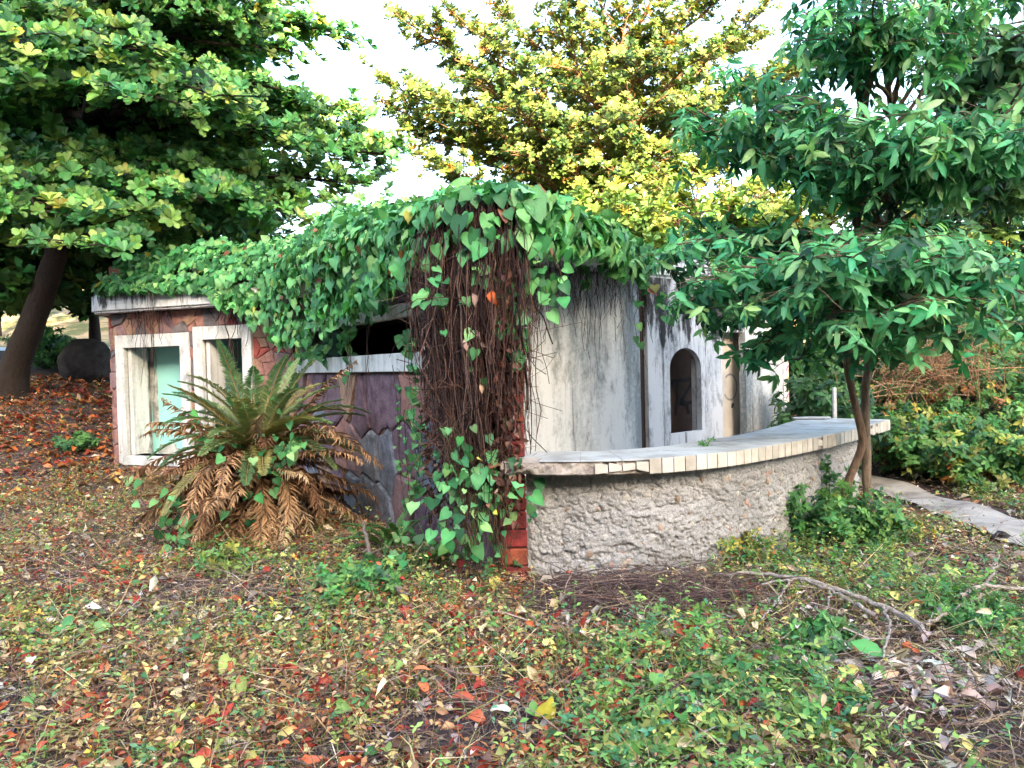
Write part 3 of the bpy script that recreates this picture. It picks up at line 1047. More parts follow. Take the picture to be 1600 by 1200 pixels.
T_OBO = row_leaf([(0, 0.03), (0.72, 0.28), (1.0, 0.12)], 0.25, 0.16)
T_KITE = tmpl([(0, 0, 0), (-0.27, 0.68, 0.05), (0, 1, -0.12), (0.27, 0.68, 0.05)], [(0, 3, 2), (0, 2, 1)])
T_OBO_S = row_leaf([(0, 0.03), (0.62, 0.24), (1.0, 0.12)], 0.25, 0.12)
T_LANCE = row_leaf([(0, 0.02), (0.3, 0.17), (0.7, 0.16), (1.0, 0.01)], 0.35, 0.28)
T_OVAL = row_leaf([(0, 0.02), (0.35, 0.26), (0.7, 0.24), (1.0, 0.03)], 0.25, 0.18)
T_SMALL = tmpl([(0, 0, 0), (-0.3, 0.5, 0.08), (0, 1, -0.08), (0.3, 0.5, 0.08)], [(0, 3, 2), (0, 2, 1)])
hp = [(0.0, 0.0), (0.20, -0.13), (0.42, -0.08), (0.52, 0.16), (0.44, 0.46), (0.24, 0.74), (0, 1.05)]
hp = hp + [(-x, y) for x, y in hp[-2:0:-1]]
HV = [(0, 0.36, -0.05)] + [(x, y, 0.10 * abs(x) - 0.18 * max(0, y) ** 2 + 0.03 * math.sin(9 * x + 5 * y)) for x, y in hp]
T_HEART = tmpl(HV, [(0, 1 + (i + 1) % 12, 1 + i) for i in range(12)], [1.2] + [1.0] * 12)
# crumpled dead leaf
def crumple(seed):
    r_ = np.random.default_rng(seed)
    V, F, S = T_OVAL
    V = V.copy(); V[:, 2] += r_.normal(0, 0.09, len(V)) + 0.5 * V[:, 0] ** 2 * 6
    V[:, 0] *= 0.85
    return V, F, S * r_.uniform(0.8, 1.1, (len(V), 1))
T_DEAD = [crumple(s) for s in range(4)]
_OV = T_OVAL
T_OVAL = row_leaf([(0, 0.04), (0.5, 0.28), (1.0, 0.06)], 0.25, 0.18)
T_DEADS = [crumple(s) for s in range(4)]
T_OVAL = _OV
def _c4(k):
    r_ = np.random.default_rng(k + 900)
    V, F, S = T_SMALL
    V = V.copy(); V[:, 2] += r_.normal(0, 0.1, 4); V[:, 0] *= 0.9
    return V, F, S


def compose(seed, base, count, elev, rad, jit=0.25, up=0.0, lenv=(0.75, 1.0), cv=0.15, spread=1.0, droop=0.0, stem=0.0):
    """rosette: leaves radiating round local +Z"""
    r_ = np.random.default_rng(seed)
    parts = []
    for k in range(count):
        a = 2 * math.pi * (k + r_.uniform(-0.3, 0.3)) * spread / count
        e = r_.uniform(*elev)
        d = np.array([[math.cos(a) * math.cos(e), math.sin(a) * math.cos(e), math.sin(e)]])
        nrm = np.array([[-math.cos(a) * math.sin(e), -math.sin(a) * math.sin(e), math.cos(e)]]) + r_.normal(0, jit, (1, 3))
        c = (1 + r_.normal(0, cv)) * np.array([[1.0 + r_.normal(0, 0.10), 1.0, 1.0]])
        pos = np.array([[0, 0, r_.uniform(-stem, 0)]])
        parts.append(instances(base, pos, frames(d, nrm), np.array([rad * r_.uniform(*lenv)]), c))
    return cat_arr(parts)


def as_t(p): return (p[0], p[1], p[2])


T_ROS = [as_t(compose(60 + i, T_OBO, 10, (0.05, 1.05), 1.0, cv=0.2)) for i in range(6)]
T_ROS_S = [as_t(compose(70 + i, T_KITE, 9, (0.0, 1.0), 1.0)) for i in range(6)]
T_SPRAY = [as_t(compose(80 + i, T_LANCE, 7 + i % 3, (-0.95, 0.35), 1.0, 0.35, stem=0.95, lenv=(0.55, 1.05), cv=0.2)) for i in range(8)]
T_OV_S = row_leaf([(0, 0.03), (0.5, 0.27), (1.0, 0.04)], 0.25, 0.18)
T_SPRAY_O = [as_t(compose(90 + i, T_OV_S, 7, (-0.6, 0.5), 1.0, 0.3, stem=0.6)) for i in range(5)]
T_OV_S = row_leaf([(0, 0.03), (0.5, 0.27), (1.0, 0.04)], 0.25, 0.18)
T_TRI = [as_t(compose(100 + i, T_OV_S, 3, (-0.1, 0.35), 1.0, 0.2)) for i in range(4)]
T_TRI_F = [as_t(compose(100 + i, T_SMALL, 3, (-0.1, 0.35), 1.0, 0.2)) for i in range(4)]
T_SPRIG_F = [as_t(compose(110 + i, T_SMALL, 6, (0.0, 0.8), 1.0, 0.3, stem=0.9)) for i in range(4)]
T_SPRIG = [as_t(compose(110 + i, T_OV_S, 6, (0.0, 0.8), 1.0, 0.3, stem=0.9)) for i in range(4)]


def pick_cols(rng, pal, w, n, var=0.16):
    pal = np.asarray(pal, float); w = np.asarray(w, float)
    c = pal[rng.choice(len(pal), n, p=w / w.sum())]
    return np.clip(c * (1 + rng.normal(0, var, (n, 1))) * (1 + rng.normal(0, 0.05, (n, 3))), 0.005, 1)


def scatter_parts(parent, part_name, stuff_name, temps, pos, R, size, col, mat, nparts, mask=None, wid=None, rng=None):
    """the nparts that show largest become part objects sharing meshes; the rest is one 'stuff' part"""
    n = len(pos)
    ti = rng.integers(0, len(temps), n)
    app = size / np.linalg.norm(pos - CAM, axis=1)
    if mask is not None: app = np.where(mask, app, -1)
    order = np.argsort(-app)
    sel = np.zeros(n, bool); sel[order[:nparts]] = nparts > 0
    out = []
    for t in range(len(temps)):
        k = (~sel) & (ti == t)
        if k.any(): out.append(instances(temps[t], pos[k], R[k], size[k], col[k], None if wid is None else wid[k]))
    st = None
    if out:
        st = mesh_np(stuff_name, *cat_arr(out), mat, parent)
        st['kind'] = 'stuff'
    # shared meshes, a handful of colours for each template
    cache = {}
    idx = np.where(sel)[0]
    if len(idx):
        q = np.argsort(np.argsort(col[idx].sum(1))) * 5 // len(idx)
        for i, qq in zip(idx, q):
            key = (ti[i], int(qq))
            if key not in cache:
                TV, TF, TS = temps[ti[i]]
                me_o = mesh_np(part_name, TV, TF, TS * col[i], mat, None)
                cache[key] = me_o.data
                bpy.data.objects.remove(me_o)
            o = bpy.data.objects.new(part_name, cache[key]); COL.objects.link(o)
            o.parent = parent
            Mx = Matrix(R[i].tolist()).to_4x4() @ Matrix.Scale(float(size[i]), 4)
            Mx.translation = Vector(pos[i]) - WLOC(parent)
            o.matrix_local = Mx
    return st


# ------------------------------------------------------------------ tree builder
def grow(rng, limbs, twig_len, step, twig_step, flat=0.35, start=0.25, sag=0.1, rise=0.12, tw_r=0.012, sub=1):
    """limbs: (p0, p1, bend, r0, r1) -> tube paths and leaf anchors"""
    paths, anchors, outs = [], [], []
    for p0, p1, bend, r0, r1 in limbs:
        p0 = np.asarray(p0, float); p1 = np.asarray(p1, float)
        L = np.linalg.norm(p1 - p0)
        ctrl = (p0 + p1) / 2 + np.array([0, 0, bend * L]) + rng.normal(0, 0.05 * L, 3)
        nseg = 12
        pts = bez(p0, ctrl, p1, nseg)
        pts[1:-1] += rng.normal(0, 0.012 * L, (nseg - 2, 3))
        paths.append((pts, np.linspace(r0, r1, nseg)))
        ts = np.arange(start, 1.0, step / L)
        for t in ts:
            f = t * (nseg - 1); i = int(min(f, nseg - 2)); u = f - i
            p = pts[i] * (1 - u) + pts[i + 1] * u
            d = unit(pts[i + 1] - pts[i])
            side = unit(np.cross(d, [0, 0, 1]))
            sgn = rng.choice([-1, 1])
            ang = rng.uniform(0.5, 1.25)
            dv = d * math.cos(ang) + side * sgn * math.sin(ang) + np.array([0, 0, rng.normal(rise, flat)])
            dv = unit(dv)
            tl = twig_len * (0.45 + 0.75 * (1 - abs(t - 0.45))) * rng.uniform(0.6, 1.15)
            tp = bez(p, p + dv * tl * 0.5 + np.array([0, 0, sag * tl]), p + dv * tl + np.array([0, 0, rng.normal(0, 0.1) * tl]), 5)
            paths.append((tp, np.linspace(tw_r * 1.6, tw_r * 0.5, 5)))
            m = max(2, int(tl / twig_step))
            for q in np.linspace(0.3, 1.0, m):
                fi = q * 4; ii = int(min(fi, 3)); uu = fi - ii
                a = tp[ii] * (1 - uu) + tp[ii + 1] * uu
                anchors.append(a + rng.normal(0, 0.35 * twig_step, 3) * np.array([1, 1, 0.6]))
                outs.append(unit(dv + d * 0.4))
        anchors.append(pts[-1]); outs.append(unit(pts[-1] - pts[-2]))
    return paths, np.array(anchors), np.array(outs)


def axis_frames(rng, ax):
    """random spin about axis ax, which becomes local +Z"""
    r_ = rng.normal(size=ax.shape)
    x = unit(np.cross(ax, r_)); y = np.cross(ax, x)
    return np.stack([x, y, ax], -1)


def in_view(p, m=60):
    q = (p - CAM) @ M3
    z = np.maximum(-q[:, 2], 0.1)
    x = 800 + FPX * q[:, 0] / z; y = 600 - FPX * q[:, 1] / z
    return (x > -m) & (x < 1600 + m) & (y > -m) & (y < 1200 + m)


def trunk_obj(name, paths, col, parent, rng, sides=9, mat=None):
    V, F, C = tubes(paths, sides, col, 0.08, rng)
    V = V + (fbm(V, 5.0, 3)[:, None] - 0.45) * 0.06 * np.minimum(1, np.ones((len(V), 1)))
    return mesh_np(name, V, F, C, mat or M['bark'], parent)


# ---- big broad-leaved tree on the left
rng = np.random.default_rng(21)
tb = np.array([-10.7, 16.4, float(gh(-10.7, 16.4)) - 0.3])
tt_ = P(88, 400, 16.0)
left_tree = empty('almond_tree', (tb[0], tb[1], tb[2] + 0.3), 'big dark tree with tiers of broad glossy leaf rosettes left of the ruin', 'tree')
tmid = P(45, 520, 16.3)
tr = np.concatenate([bez(tb, P(10, 590, 16.5), tmid, 7)[:-1], bez(tmid, P(70, 450, 16.2), tt_, 6), bez(tt_, tt_ + np.array([0.2, 0.1, 2.0]), tt_ + np.array([0.1, 0.3, 5.5]), 6)[1:]])
trp = [(tr, np.concatenate([np.linspace(0.46, 0.30, 4), np.linspace(0.28, 0.22, 8), np.linspace(0.20, 0.10, 6)])[:len(tr)])]
h0 = tt_
limbs = []
def LB(px, py, Y, z0=0.0, bend=0.10, r0=0.10):
    limbs.append((h0 + np.array([0.1, 0.1, z0]), P(px, py, Y), bend, r0, 0.02))
# lower tier, drooping towards the viewer
for a in [(130, 385, 10.5), (190, 330, 11.2), (60, 330, 10.8), (-60, 300, 10.5), (20, 290, 11.5), (150, 270, 12.0), (-120, 230, 11)]: LB(*a, 0.6, 0.16)
# middle tier
for a in [(260, 300, 11.5), (340, 310, 12.0), (420, 330, 12.6), (330, 260, 13.0), (470, 300, 13.8), (540, 285, 14.6), (200, 250, 12.5), (250, 335, 12.0)]: LB(*a, 1.2, 0.12)
# long tier that runs down to the right
for a in [(240, 150, 11.0), (330, 150, 11.6), (400, 200, 12.4), (470, 215, 13.2), (540, 235, 14.2), (600, 240, 15.4), (620, 235, 16.5), (500, 170, 14.5), (440, 140, 14.0), (560, 200, 16.0)]: LB(*a, 2.8, 0.10)
# upper left tier
for a in [(40, 60, 10.5), (-30, 110, 10.2), (120, 90, 10.8), (200, 70, 11.2), (20, 20, 11.5), (160, 40, 12), (-80, 50, 11), (90, 130, 11.0)]: LB(*a, 3.6, 0.10)
# top right tier
for a in [(420, 30, 14.5), (500, 45, 15.5), (530, 55, 16.2), (380, 70, 14.5), (300, 10, 13.5), (460, -30, 15.5), (350, -50, 14), (230, -60, 13), (440, 75, 15.2)]: LB(*a, 4.6, 0.06)
paths, anc, outs = grow(rng, limbs, 1.0, 0.105, 0.185, flat=0.12, start=0.42, rise=0.02)
trunk_obj('trunk', trp, (0.030, 0.022, 0.017), left_tree, rng, 12)
trunk_obj('limbs', [p for p in paths], (0.040, 0.027, 0.020), left_tree, rng, 5)
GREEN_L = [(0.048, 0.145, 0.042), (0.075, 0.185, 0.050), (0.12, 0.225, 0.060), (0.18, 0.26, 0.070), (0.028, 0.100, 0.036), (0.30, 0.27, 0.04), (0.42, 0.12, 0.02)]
ax = unit(np.array([0, 0, 0.75]) + outs * 0.30 + np.array([0.05, -0.50, 0]) + rng.normal(0, 0.28, outs.shape))
col = pick_cols(rng, GREEN_L, [3, 3, 3, 1.6, 2, 0.03, 0.0], len(anc), 0.22)
lw = rng.uniform(0.12, 0.215, len(anc))
vis = in_view(anc)
scatter_parts(left_tree, 'leaf_rosette', 'crown', T_ROS, anc, axis_frames(rng, ax), lw, col, M['leaf_gloss'], 300, vis & (anc[:, 1] < 13.5), None, rng)
# deep inner leaves that keep the crown dense behind its tiers
n = 10000
v = rng.normal(size=(n, 3)); v = unit(v) * rng.random((n, 1)) ** 0.4
ctr = np.array([-12.0, 18.6, 7.6])
pi_ = ctr + v * np.array([7.0, 4.6, 5.2])
px_ = 800 + FPX * pi_[:, 0] / pi_[:, 1]
kp = (px_ < 470) & (pi_[:, 2] > 3.2 + 0.1 * rng.normal(size=n)) & (px_ < 430 + rng.normal(0, 25, n))
pi_ = pi_[kp]
col = pick_cols(rng, GREEN_L[:5], [3, 2, 1, 0.5, 4], len(pi_))  # mix leans to the darkest green, painting in the shade inside the crown
axi = unit(np.array([0, 0, 0.7]) + rng.normal(0, 0.5, pi_.shape))
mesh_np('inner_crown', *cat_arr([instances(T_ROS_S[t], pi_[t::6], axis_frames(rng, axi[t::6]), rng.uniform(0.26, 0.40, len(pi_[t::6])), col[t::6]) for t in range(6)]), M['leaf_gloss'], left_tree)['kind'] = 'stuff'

# ---- sunlit tree in the middle, behind the ruin
rng = np.random.default_rng(31)
def tier_tree(name, label, base, fork, tips, leafT, lsize, pal, w, mat, tl, step, tstep, barkc, r0=0.3, lr=0.09, flat=0.22, start=0.2, bend=0.06, up=0.75, face=-0.3, nparts=0, part='leaf_rosette', cat='tree', seed=1, rise=0.08, group=None, sag=0.1):
    rg = np.random.default_rng(seed)
    base = np.asarray(base, float); fork = np.asarray(fork, float)
    t = empty(name, base, label, cat, group)
    tp = bez(base - np.array([0, 0, 0.3]), (base + fork) / 2 + rg.normal(0, 0.06, 3), fork, 10)
    lb = []
    for tip, fr in tips:
        p0 = fork + (base - fork) * fr if fr >= 0 else fork + np.array([0.0, 0.0, -fr])
        lb.append((p0, tip, bend, lr, 0.015))
    paths, anc, outs = grow(rg, lb, tl, step, tstep, flat=flat, start=start, rise=rise, sag=sag)
    mnf = min([fr for _, fr in tips])
    tps = [(tp, np.linspace(r0, r0 * 0.55, 10))]
    if mnf < 0:
        tps.append((bez(fork, fork + np.array([0.05, 0, -mnf / 2]), fork + np.array([0, 0.05, -mnf]), 6), np.linspace(r0 * 0.55, r0 * 0.2, 6)))
    trunk_obj('trunk', tps, barkc, t, rg, 10)
    trunk_obj('limbs', paths, barkc, t, rg, 5)
    ax = unit(np.array([0, face, up]) + outs * 0.35 + rg.normal(0, 0.3, outs.shape))
    col = pick_cols(rg, pal, w, len(anc))
    scatter_parts(t, part, 'crown', leafT, anc, axis_frames(rg, ax), rg.uniform(lsize[0], lsize[1], len(anc)), col, mat, nparts, in_view(anc), None, rg)
    return t, anc


YC = 22.0
GOLD = [(0.080, 0.130, 0.038), (0.12, 0.17, 0.046), (0.17, 0.205, 0.058), (0.042, 0.085, 0.032), (0.27, 0.16, 0.05)]
tips = []
for px, py, Y, fr in [
    (620, 22, 21.5, 0.0), (655, 55, 21.0, 0.0), (705, 20, 23, -1.0), (775, 8, 22, -1.5), (612, 135, 22.0, 0.15), (640, 150, 20.5, 0.2), (608, 168, 21.5, 0.25),
    (645, 205, 22.0, 0.3), (655, 238, 21, 0.4), (700, 262, 20.5, 0.45), (690, 165, 19.5, 0.2), (740, 120, 19.5, 0.0), (760, 70, 20, 0.0), (800, 170, 18.8, 0.1), (820, 240, 19, 0.4),
    (870, 30, 20.5, -1.0), (900, 110, 19, -0.3), (930, 190, 18.5, 0.1), (900, 260, 19, 0.4), (980, 20, 20, -1.5), (1000, 90, 19, -0.5), (1020, 160, 18.5, 0.0), (1040, 230, 18.5, 0.3), (990, 280, 19, 0.5),
    (1080, 10, 20.5, -1.5), (1110, 80, 19.5, -0.5), (1140, 150, 19, 0.0), (1130, 230, 19, 0.3), (1190, 20, 21.5, -1.0), (1210, 110, 21, -0.2), (1260, 95, 22, 0.0), (1290, 85, 23, 0.1), (1230, 200, 20.5, 0.2), (1240, 255, 20.5, 0.4),
    (1160, -40, 21, -2.5), (1050, -60, 20, -3), (930, -60, 20, -3), (840, -60, 21, -2.5), (1290, 180, 22.5, 0.2), (860, 180, 23, 0.1), (960, 140, 24.5, -0.5), (1080, 180, 25, 0.0), (760, 200, 24, 0.3), (1180, 60, 25, -1), (900, 60, 25, -1.5), (1020, 40, 25, -2)]:
    tips.append((P(px, py, Y), fr))
cb = np.array([P(958, 400, YC)[0], YC, 0.0]); cb[2] = float(gh(cb[0], cb[1]))
tier_tree('almond_tree', 'tall sunlit golden green tree rising behind the middle of the ruin', cb, P(962, 285, YC), tips, T_ROS_S, (0.14, 0.22), GOLD, [3, 4, 4, 2, 0.5], M['leaf'], 1.15, 0.10, 0.20, (0.30, 0.16, 0.075), 0.32, 0.07, start=0.14, flat=0.11, up=0.6, face=-0.45, seed=32, rise=0.02)

# ---- paler trees that fill the background behind the ruin
PALE = [(0.13, 0.22, 0.06), (0.18, 0.26, 0.07), (0.25, 0.30, 0.085), (0.085, 0.16, 0.05), (0.38, 0.30, 0.07)]
DARKG = [(0.030, 0.085, 0.035), (0.045, 0.115, 0.042), (0.06, 0.14, 0.05), (0.025, 0.07, 0.035), (0.26, 0.24, 0.05)]
def bg_tree(name, label, bx, by, fz, tips_px, **kw):
    b = np.array([bx, by, float(gh(bx, by))])
    return tier_tree(name, label, b, np.array([bx, by, b[2] + fz]), [(P(*a[:3]), a[3] if len(a) > 3 else 0.2) for a in tips_px], **kw)


bg_tree('almond_tree', 'low pale green tree spreading over the roof right of the golden tree', 4.3, 17.5, 2.2, [
    (900, 330, 16, .1), (960, 350, 15.5, .2), (1010, 310, 16, 0), (1060, 340, 15.5, .1), (1090, 295, 16.5, -.3), (1140, 320, 15.5, 0), (1190, 290, 16, -.3), (1230, 330, 15.5, 0), (1280, 300, 16, -.2), (1320, 330, 15.5, .1),
    (1000, 370, 16, .3), (1080, 385, 15, .3), (1150, 380, 15, .3), (1240, 380, 15, .3), (1310, 390, 15, .3), (1050, 280, 18, -.4), (1230, 275, 18, -.4), (940, 310, 18, 0), (1120, 350, 17, 0), (1200, 350, 17, 0), (1270, 350, 17.5, 0)],
    leafT=T_ROS_S, lsize=(0.17, 0.26), pal=PALE, w=[3, 3, 3, 2, 0.15], mat=M['leaf'], tl=1.0, step=0.11, tstep=0.21, barkc=(0.10, 0.06, 0.04), r0=0.16, lr=0.05, start=0.2, seed=41)
bg_tree('broadleaf_tree', 'yellowish green tree behind the slender twin trunked tree', 9.0, 15.5, 2.4, [
    (1340, 330, 14.5, 0), (1400, 300, 14, -.3), (1450, 340, 13.5, 0), (1500, 300, 13.5, -.4), (1560, 330, 13, 0), (1600, 290, 13, -.5), (1420, 390, 13.5, .3), (1500, 400, 13, .3), (1580, 400, 12.5, .3), (1640, 350, 13, 0), (1350, 400, 14, .3),
    (1460, 450, 13, .5), (1550, 460, 12.5, .5), (1620, 450, 12.5, .5), (1540, 250, 15, -.6), (1460, 250, 15.5, -.6), (1390, 440, 13.5, .5), (1620, 220, 14, -1), (1380, 260, 16, -.5), (1500, 500, 13, .6), (1430, 510, 13.5, .6), (1580, 520, 12.5, .6)],
    leafT=T_SPRAY_O, lsize=(0.16, 0.26), pal=PALE + DARKG[:3], w=[2, 2, 2, 2, 0.4, 2, 2, 1], mat=M['leaf'], tl=1.0, step=0.105, tstep=0.20, barkc=(0.08, 0.055, 0.04), r0=0.15, lr=0.05, start=0.15, seed=42)
bg_tree('broadleaf_tree', 'dark leafy tree at the right edge above the path', 7.9, 11.0, 3.6, [
    (1470, 130, 10.0, -.5), (1520, 90, 10, -1), (1580, 60, 9.5, -1.3), (1640, 100, 9.5, -.8), (1500, 200, 9.5, 0), (1560, 180, 9.2, -.2), (1610, 240, 9.0, 0), (1480, 260, 10, .2), (1550, 270, 9.5, .2), (1630, 170, 9, -.4), (1500, 140, 11, -.6), (1590, 120, 10.5, -.8), (1450, 180, 11, -.2), (1620, 30, 10, -1.5), (1460, 90, 11.5, -1.0)],
    leafT=T_SPRAY, lsize=(0.20, 0.30), pal=DARKG, w=[3, 3, 2, 3, 0.03], mat=M['leaf_gloss'], tl=0.75, step=0.13, tstep=0.19, barkc=(0.07, 0.05, 0.04), r0=0.13, lr=0.04, start=0.25, seed=43, up=0.5)
# trees and bushes at the foot of the far slope, left
k_ = 0
for bx, by, s_, lab in [(-19.5, 24.5, 1.0, 'dark bushy tree under the big tree crown, left of the trunk'), (-13.5, 25.0, 1.0, 'dark bushy tree behind the big trunk and the boulder'), (-8.5, 23.0, 1.1, 'dense dark tree standing behind the left roof edge'), (-24.0, 36.0, 1.3, 'shaded tree on the slope beyond the road')]:
    b = np.array([bx, by, float(gh(bx, by))])
    rg = np.random.default_rng(50 + k_)
    tips = [(b + np.array([rg.normal(0, 2.2), rg.normal(0, 1.6), rg.uniform(2.0, 6.0)]) * s_, rg.uniform(-0.8, 0.4)) for _ in range(24)]
    tier_tree('broadleaf_tree', lab, b, b + np.array([0, 0, 2.4 * s_]), tips, T_ROS_S, (0.24, 0.36), DARKG, [3, 2, 1, 3, 0.05], M['leaf_gloss'], 1.2, 0.26, 0.34, (0.04, 0.03, 0.025), 0.2, 0.06, start=0.2, seed=51 + k_)
    k_ += 1

# ---- slender twin-trunked tree in front of the counter
rng = np.random.default_rng(61)
TY = 6.95
tbx = P(1352, 780, TY)
twin = empty('slender_tree', (tbx[0], tbx[1], float(gh(tbx[0], tbx[1]))), 'slender twin trunked tree with drooping blue green leaves in front of the counter end', 'tree')
def pxpath(pts, Y): return np.array([P(x, y, Y + (dy if len(q) > 2 else 0)) for q in pts for x, y, dy in [(*q, 0)[:3]]])
gz = float(gh(tbx[0], tbx[1]))
pA = np.vstack([[P(1318, 850, 6.9)], pxpath([(1318, 800), (1325, 755), (1342, 712), (1349, 685), (1341, 650), (1331, 610), (1325, 560), (1328, 480), (1335, 400), (1344, 310), (1349, 230), (1354, 150), (1356, 90), (1350, 20), (1345, -60)], 6.93)])
pB = pxpath([(1356, 860), (1355, 780), (1354, 700), (1352, 620), (1357, 560), (1364, 500), (1375, 420), (1388, 340), (1396, 270), (1394, 200), (1388, 140), (1378, 60), (1370, -60)], 7.02)
pA, _ = spline(pA, 50); pB, _ = spline(pB, 50)
fork1, _ = spline(pxpath([(1391, 165), (1412, 110), (1440, 60), (1470, 10), (1490, -60)], 7.05), 14)
arm, _ = spline(pxpath([(1392, 320), (1425, 285), (1460, 262), (1510, 258), (1560, 262), (1600, 258)], 6.95), 16)
tA = trunk_obj('trunk', [(pA, np.linspace(0.040, 0.018, 50))], (0.19, 0.125, 0.085), twin, rng, 9); tA['label'] = 'thinner crooked trunk'
tB = trunk_obj('trunk', [(pB, np.linspace(0.044, 0.022, 50))], (0.25, 0.19, 0.14), twin, rng, 9); tB['label'] = 'straighter grey trunk'
limbs = []
def near(path, z): return path[np.argmin(np.abs(path[:, 2] - z))]
TIPS = {
    # tier over the counter
    0: [(1035, 400, 6.6), (1060, 380, 6.2), (1105, 440, 5.9), (1075, 470, 6.1), (1150, 480, 5.8), (1160, 420, 5.7), (1220, 470, 5.5), (1210, 530, 6.2), (1175, 550, 6.6), (1260, 400, 5.5), (1290, 500, 5.4), (1330, 430, 5.3), (1400, 480, 5.4), (1420, 420, 5.3), (1480, 470, 5.4), (1470, 400, 5.6), (1540, 440, 5.6), (1560, 500, 5.7), (1600, 460, 5.8), (1590, 400, 6.0), (1250, 560, 6.8), (1120, 400, 7.2), (1200, 380, 7.6), (1300, 370, 7.8), (1440, 380, 7.8), (1530, 390, 7.5), (1650, 500, 6.0), (1130, 500, 7.0), (1330, 400, 5.0), (1260, 450, 5.2), (1100, 360, 7.2), (1500, 530, 6.2), (1380, 540, 5.8), (1430, 520, 5.6)],
    # middle tier
    1: [(1070, 170, 6.9), (1090, 200, 6.5), (1140, 190, 6.2), (1180, 230, 6.2), (1200, 170, 6.0), (1250, 210, 5.9), (1130, 240, 6.8), (1280, 160, 6.1), (1320, 220, 5.6), (1360, 190, 5.5), (1420, 210, 5.5), (1470, 190, 5.6), (1520, 180, 5.7), (1560, 210, 5.7), (1600, 230, 5.8), (1580, 170, 6.2), (1160, 130, 7.6), (1240, 130, 7.8), (1330, 260, 6.2), (1450, 250, 6.2), (1540, 260, 6.2), (1280, 260, 6.6), (1230, 260, 7.0), (1640, 210, 6.0), (1200, 145, 7.2), (1400, 240, 5.8)],
    # top
    2: [(1270, 20, 6.8), (1290, 60, 6.4), (1340, 40, 6.2), (1390, 20, 6.2), (1440, 10, 6.3), (1490, 20, 6.6), (1540, 10, 6.8), (1330, 70, 6.6), (1300, -40, 6.8), (1400, -50, 6.8), (1500, -50, 6.8), (1600, -20, 7.0), (1440, 60, 6.8), (1270, 60, 7.4), (1360, -30, 6.0)]}
zst = {0: (1.95, 2.75), 1: (2.7, 3.35), 2: (3.7, 4.4)}
for tier, lst in TIPS.items():
    for px, py, Y in lst:
        tip = P(px, py, Y)
        p0 = near(pA if rng.random() < 0.45 and px < 1400 else pB, rng.uniform(*zst[tier]))
        limbs.append((p0, tip, 0.07, 0.022, 0.006))
paths, anc, outs = grow(rng, limbs, 0.42, 0.085, 0.12, flat=0.16, start=0.34, rise=0.02, tw_r=0.004)
trunk_obj('limbs', [(fork1, np.linspace(0.028, 0.012, 14)), (arm, np.linspace(0.03, 0.015, 16))] + paths, (0.17, 0.115, 0.08), twin, rng, 5)
TEAL = [(0.034, 0.145, 0.066), (0.065, 0.225, 0.10), (0.105, 0.285, 0.125), (0.19, 0.36, 0.16), (0.022, 0.095, 0.048), (0.35, 0.28, 0.05)]
ax = unit(np.array([0, -0.25, 0.72]) + outs * 0.5 + rng.normal(0, 0.36, outs.shape))
col = pick_cols(rng, TEAL, [3, 3, 3, 2.2, 2.5, 0.02], len(anc), 0.24)
scatter_parts(twin, 'leaf_spray', 'crown', T_SPRAY, anc, axis_frames(rng, ax), rng.uniform(0.115, 0.175, len(anc)), col, M['leaf'], 300, in_view(anc), None, rng)

# ------------------------------------------------------------------ roof vine
rng = np.random.default_rng(71)
EDGE = np.array([(-6.45, 12.35), (-6.25, 11.9), (-5.6, 11.62), (-4.4, 11.15), (-3.25, 10.62), (-2.4, 9.15), (-1.5, 7.70), (-0.7, 6.45), (-0.38, 5.92), (0.05, 5.72), (0.30, 6.05), (0.75, 7.05), (1.15, 7.85), (1.55, 8.62)])
EP, EL = spline(EDGE, 240)
eT = unit(np.gradient(EP, axis=0)); eN = np.stack([eT[:, 1], -eT[:, 0]], -1)
for _ in range(10):
    eN[1:-1] = unit(eN[:-2] + eN[1:-1] * 2 + eN[2:])
ES = np.linspace(0, 1, 240)
epx = 800 + FPX * EP[:, 0] / EP[:, 1]
kn = np.concatenate([[0], np.cumsum(np.linalg.norm(np.diff(EDGE, axis=0), axis=1))]); kn /= kn[-1]
ZTOP = np.interp(ES, kn, [3.45, 3.50, 3.60, 3.72, 3.82, 3.70, 3.40, 3.12, 3.00, 2.95, 2.95, 2.95, 2.90, 2.86])
ZBOT = np.interp(ES, kn, [3.05, 3.02, 3.0, 2.93, 2.10, 1.98, 2.28, 2.42, 2.55, 2.50, 2.58, 2.70, 2.72, 2.75])
DEPTH_IN = np.interp(ES, kn, [0.9, 1.0, 1.5, 1.8, 2.2, 2.2, 1.9, 1.5, 1.2, 1.0, 1.0, 0.8, 0.6, 0.4])


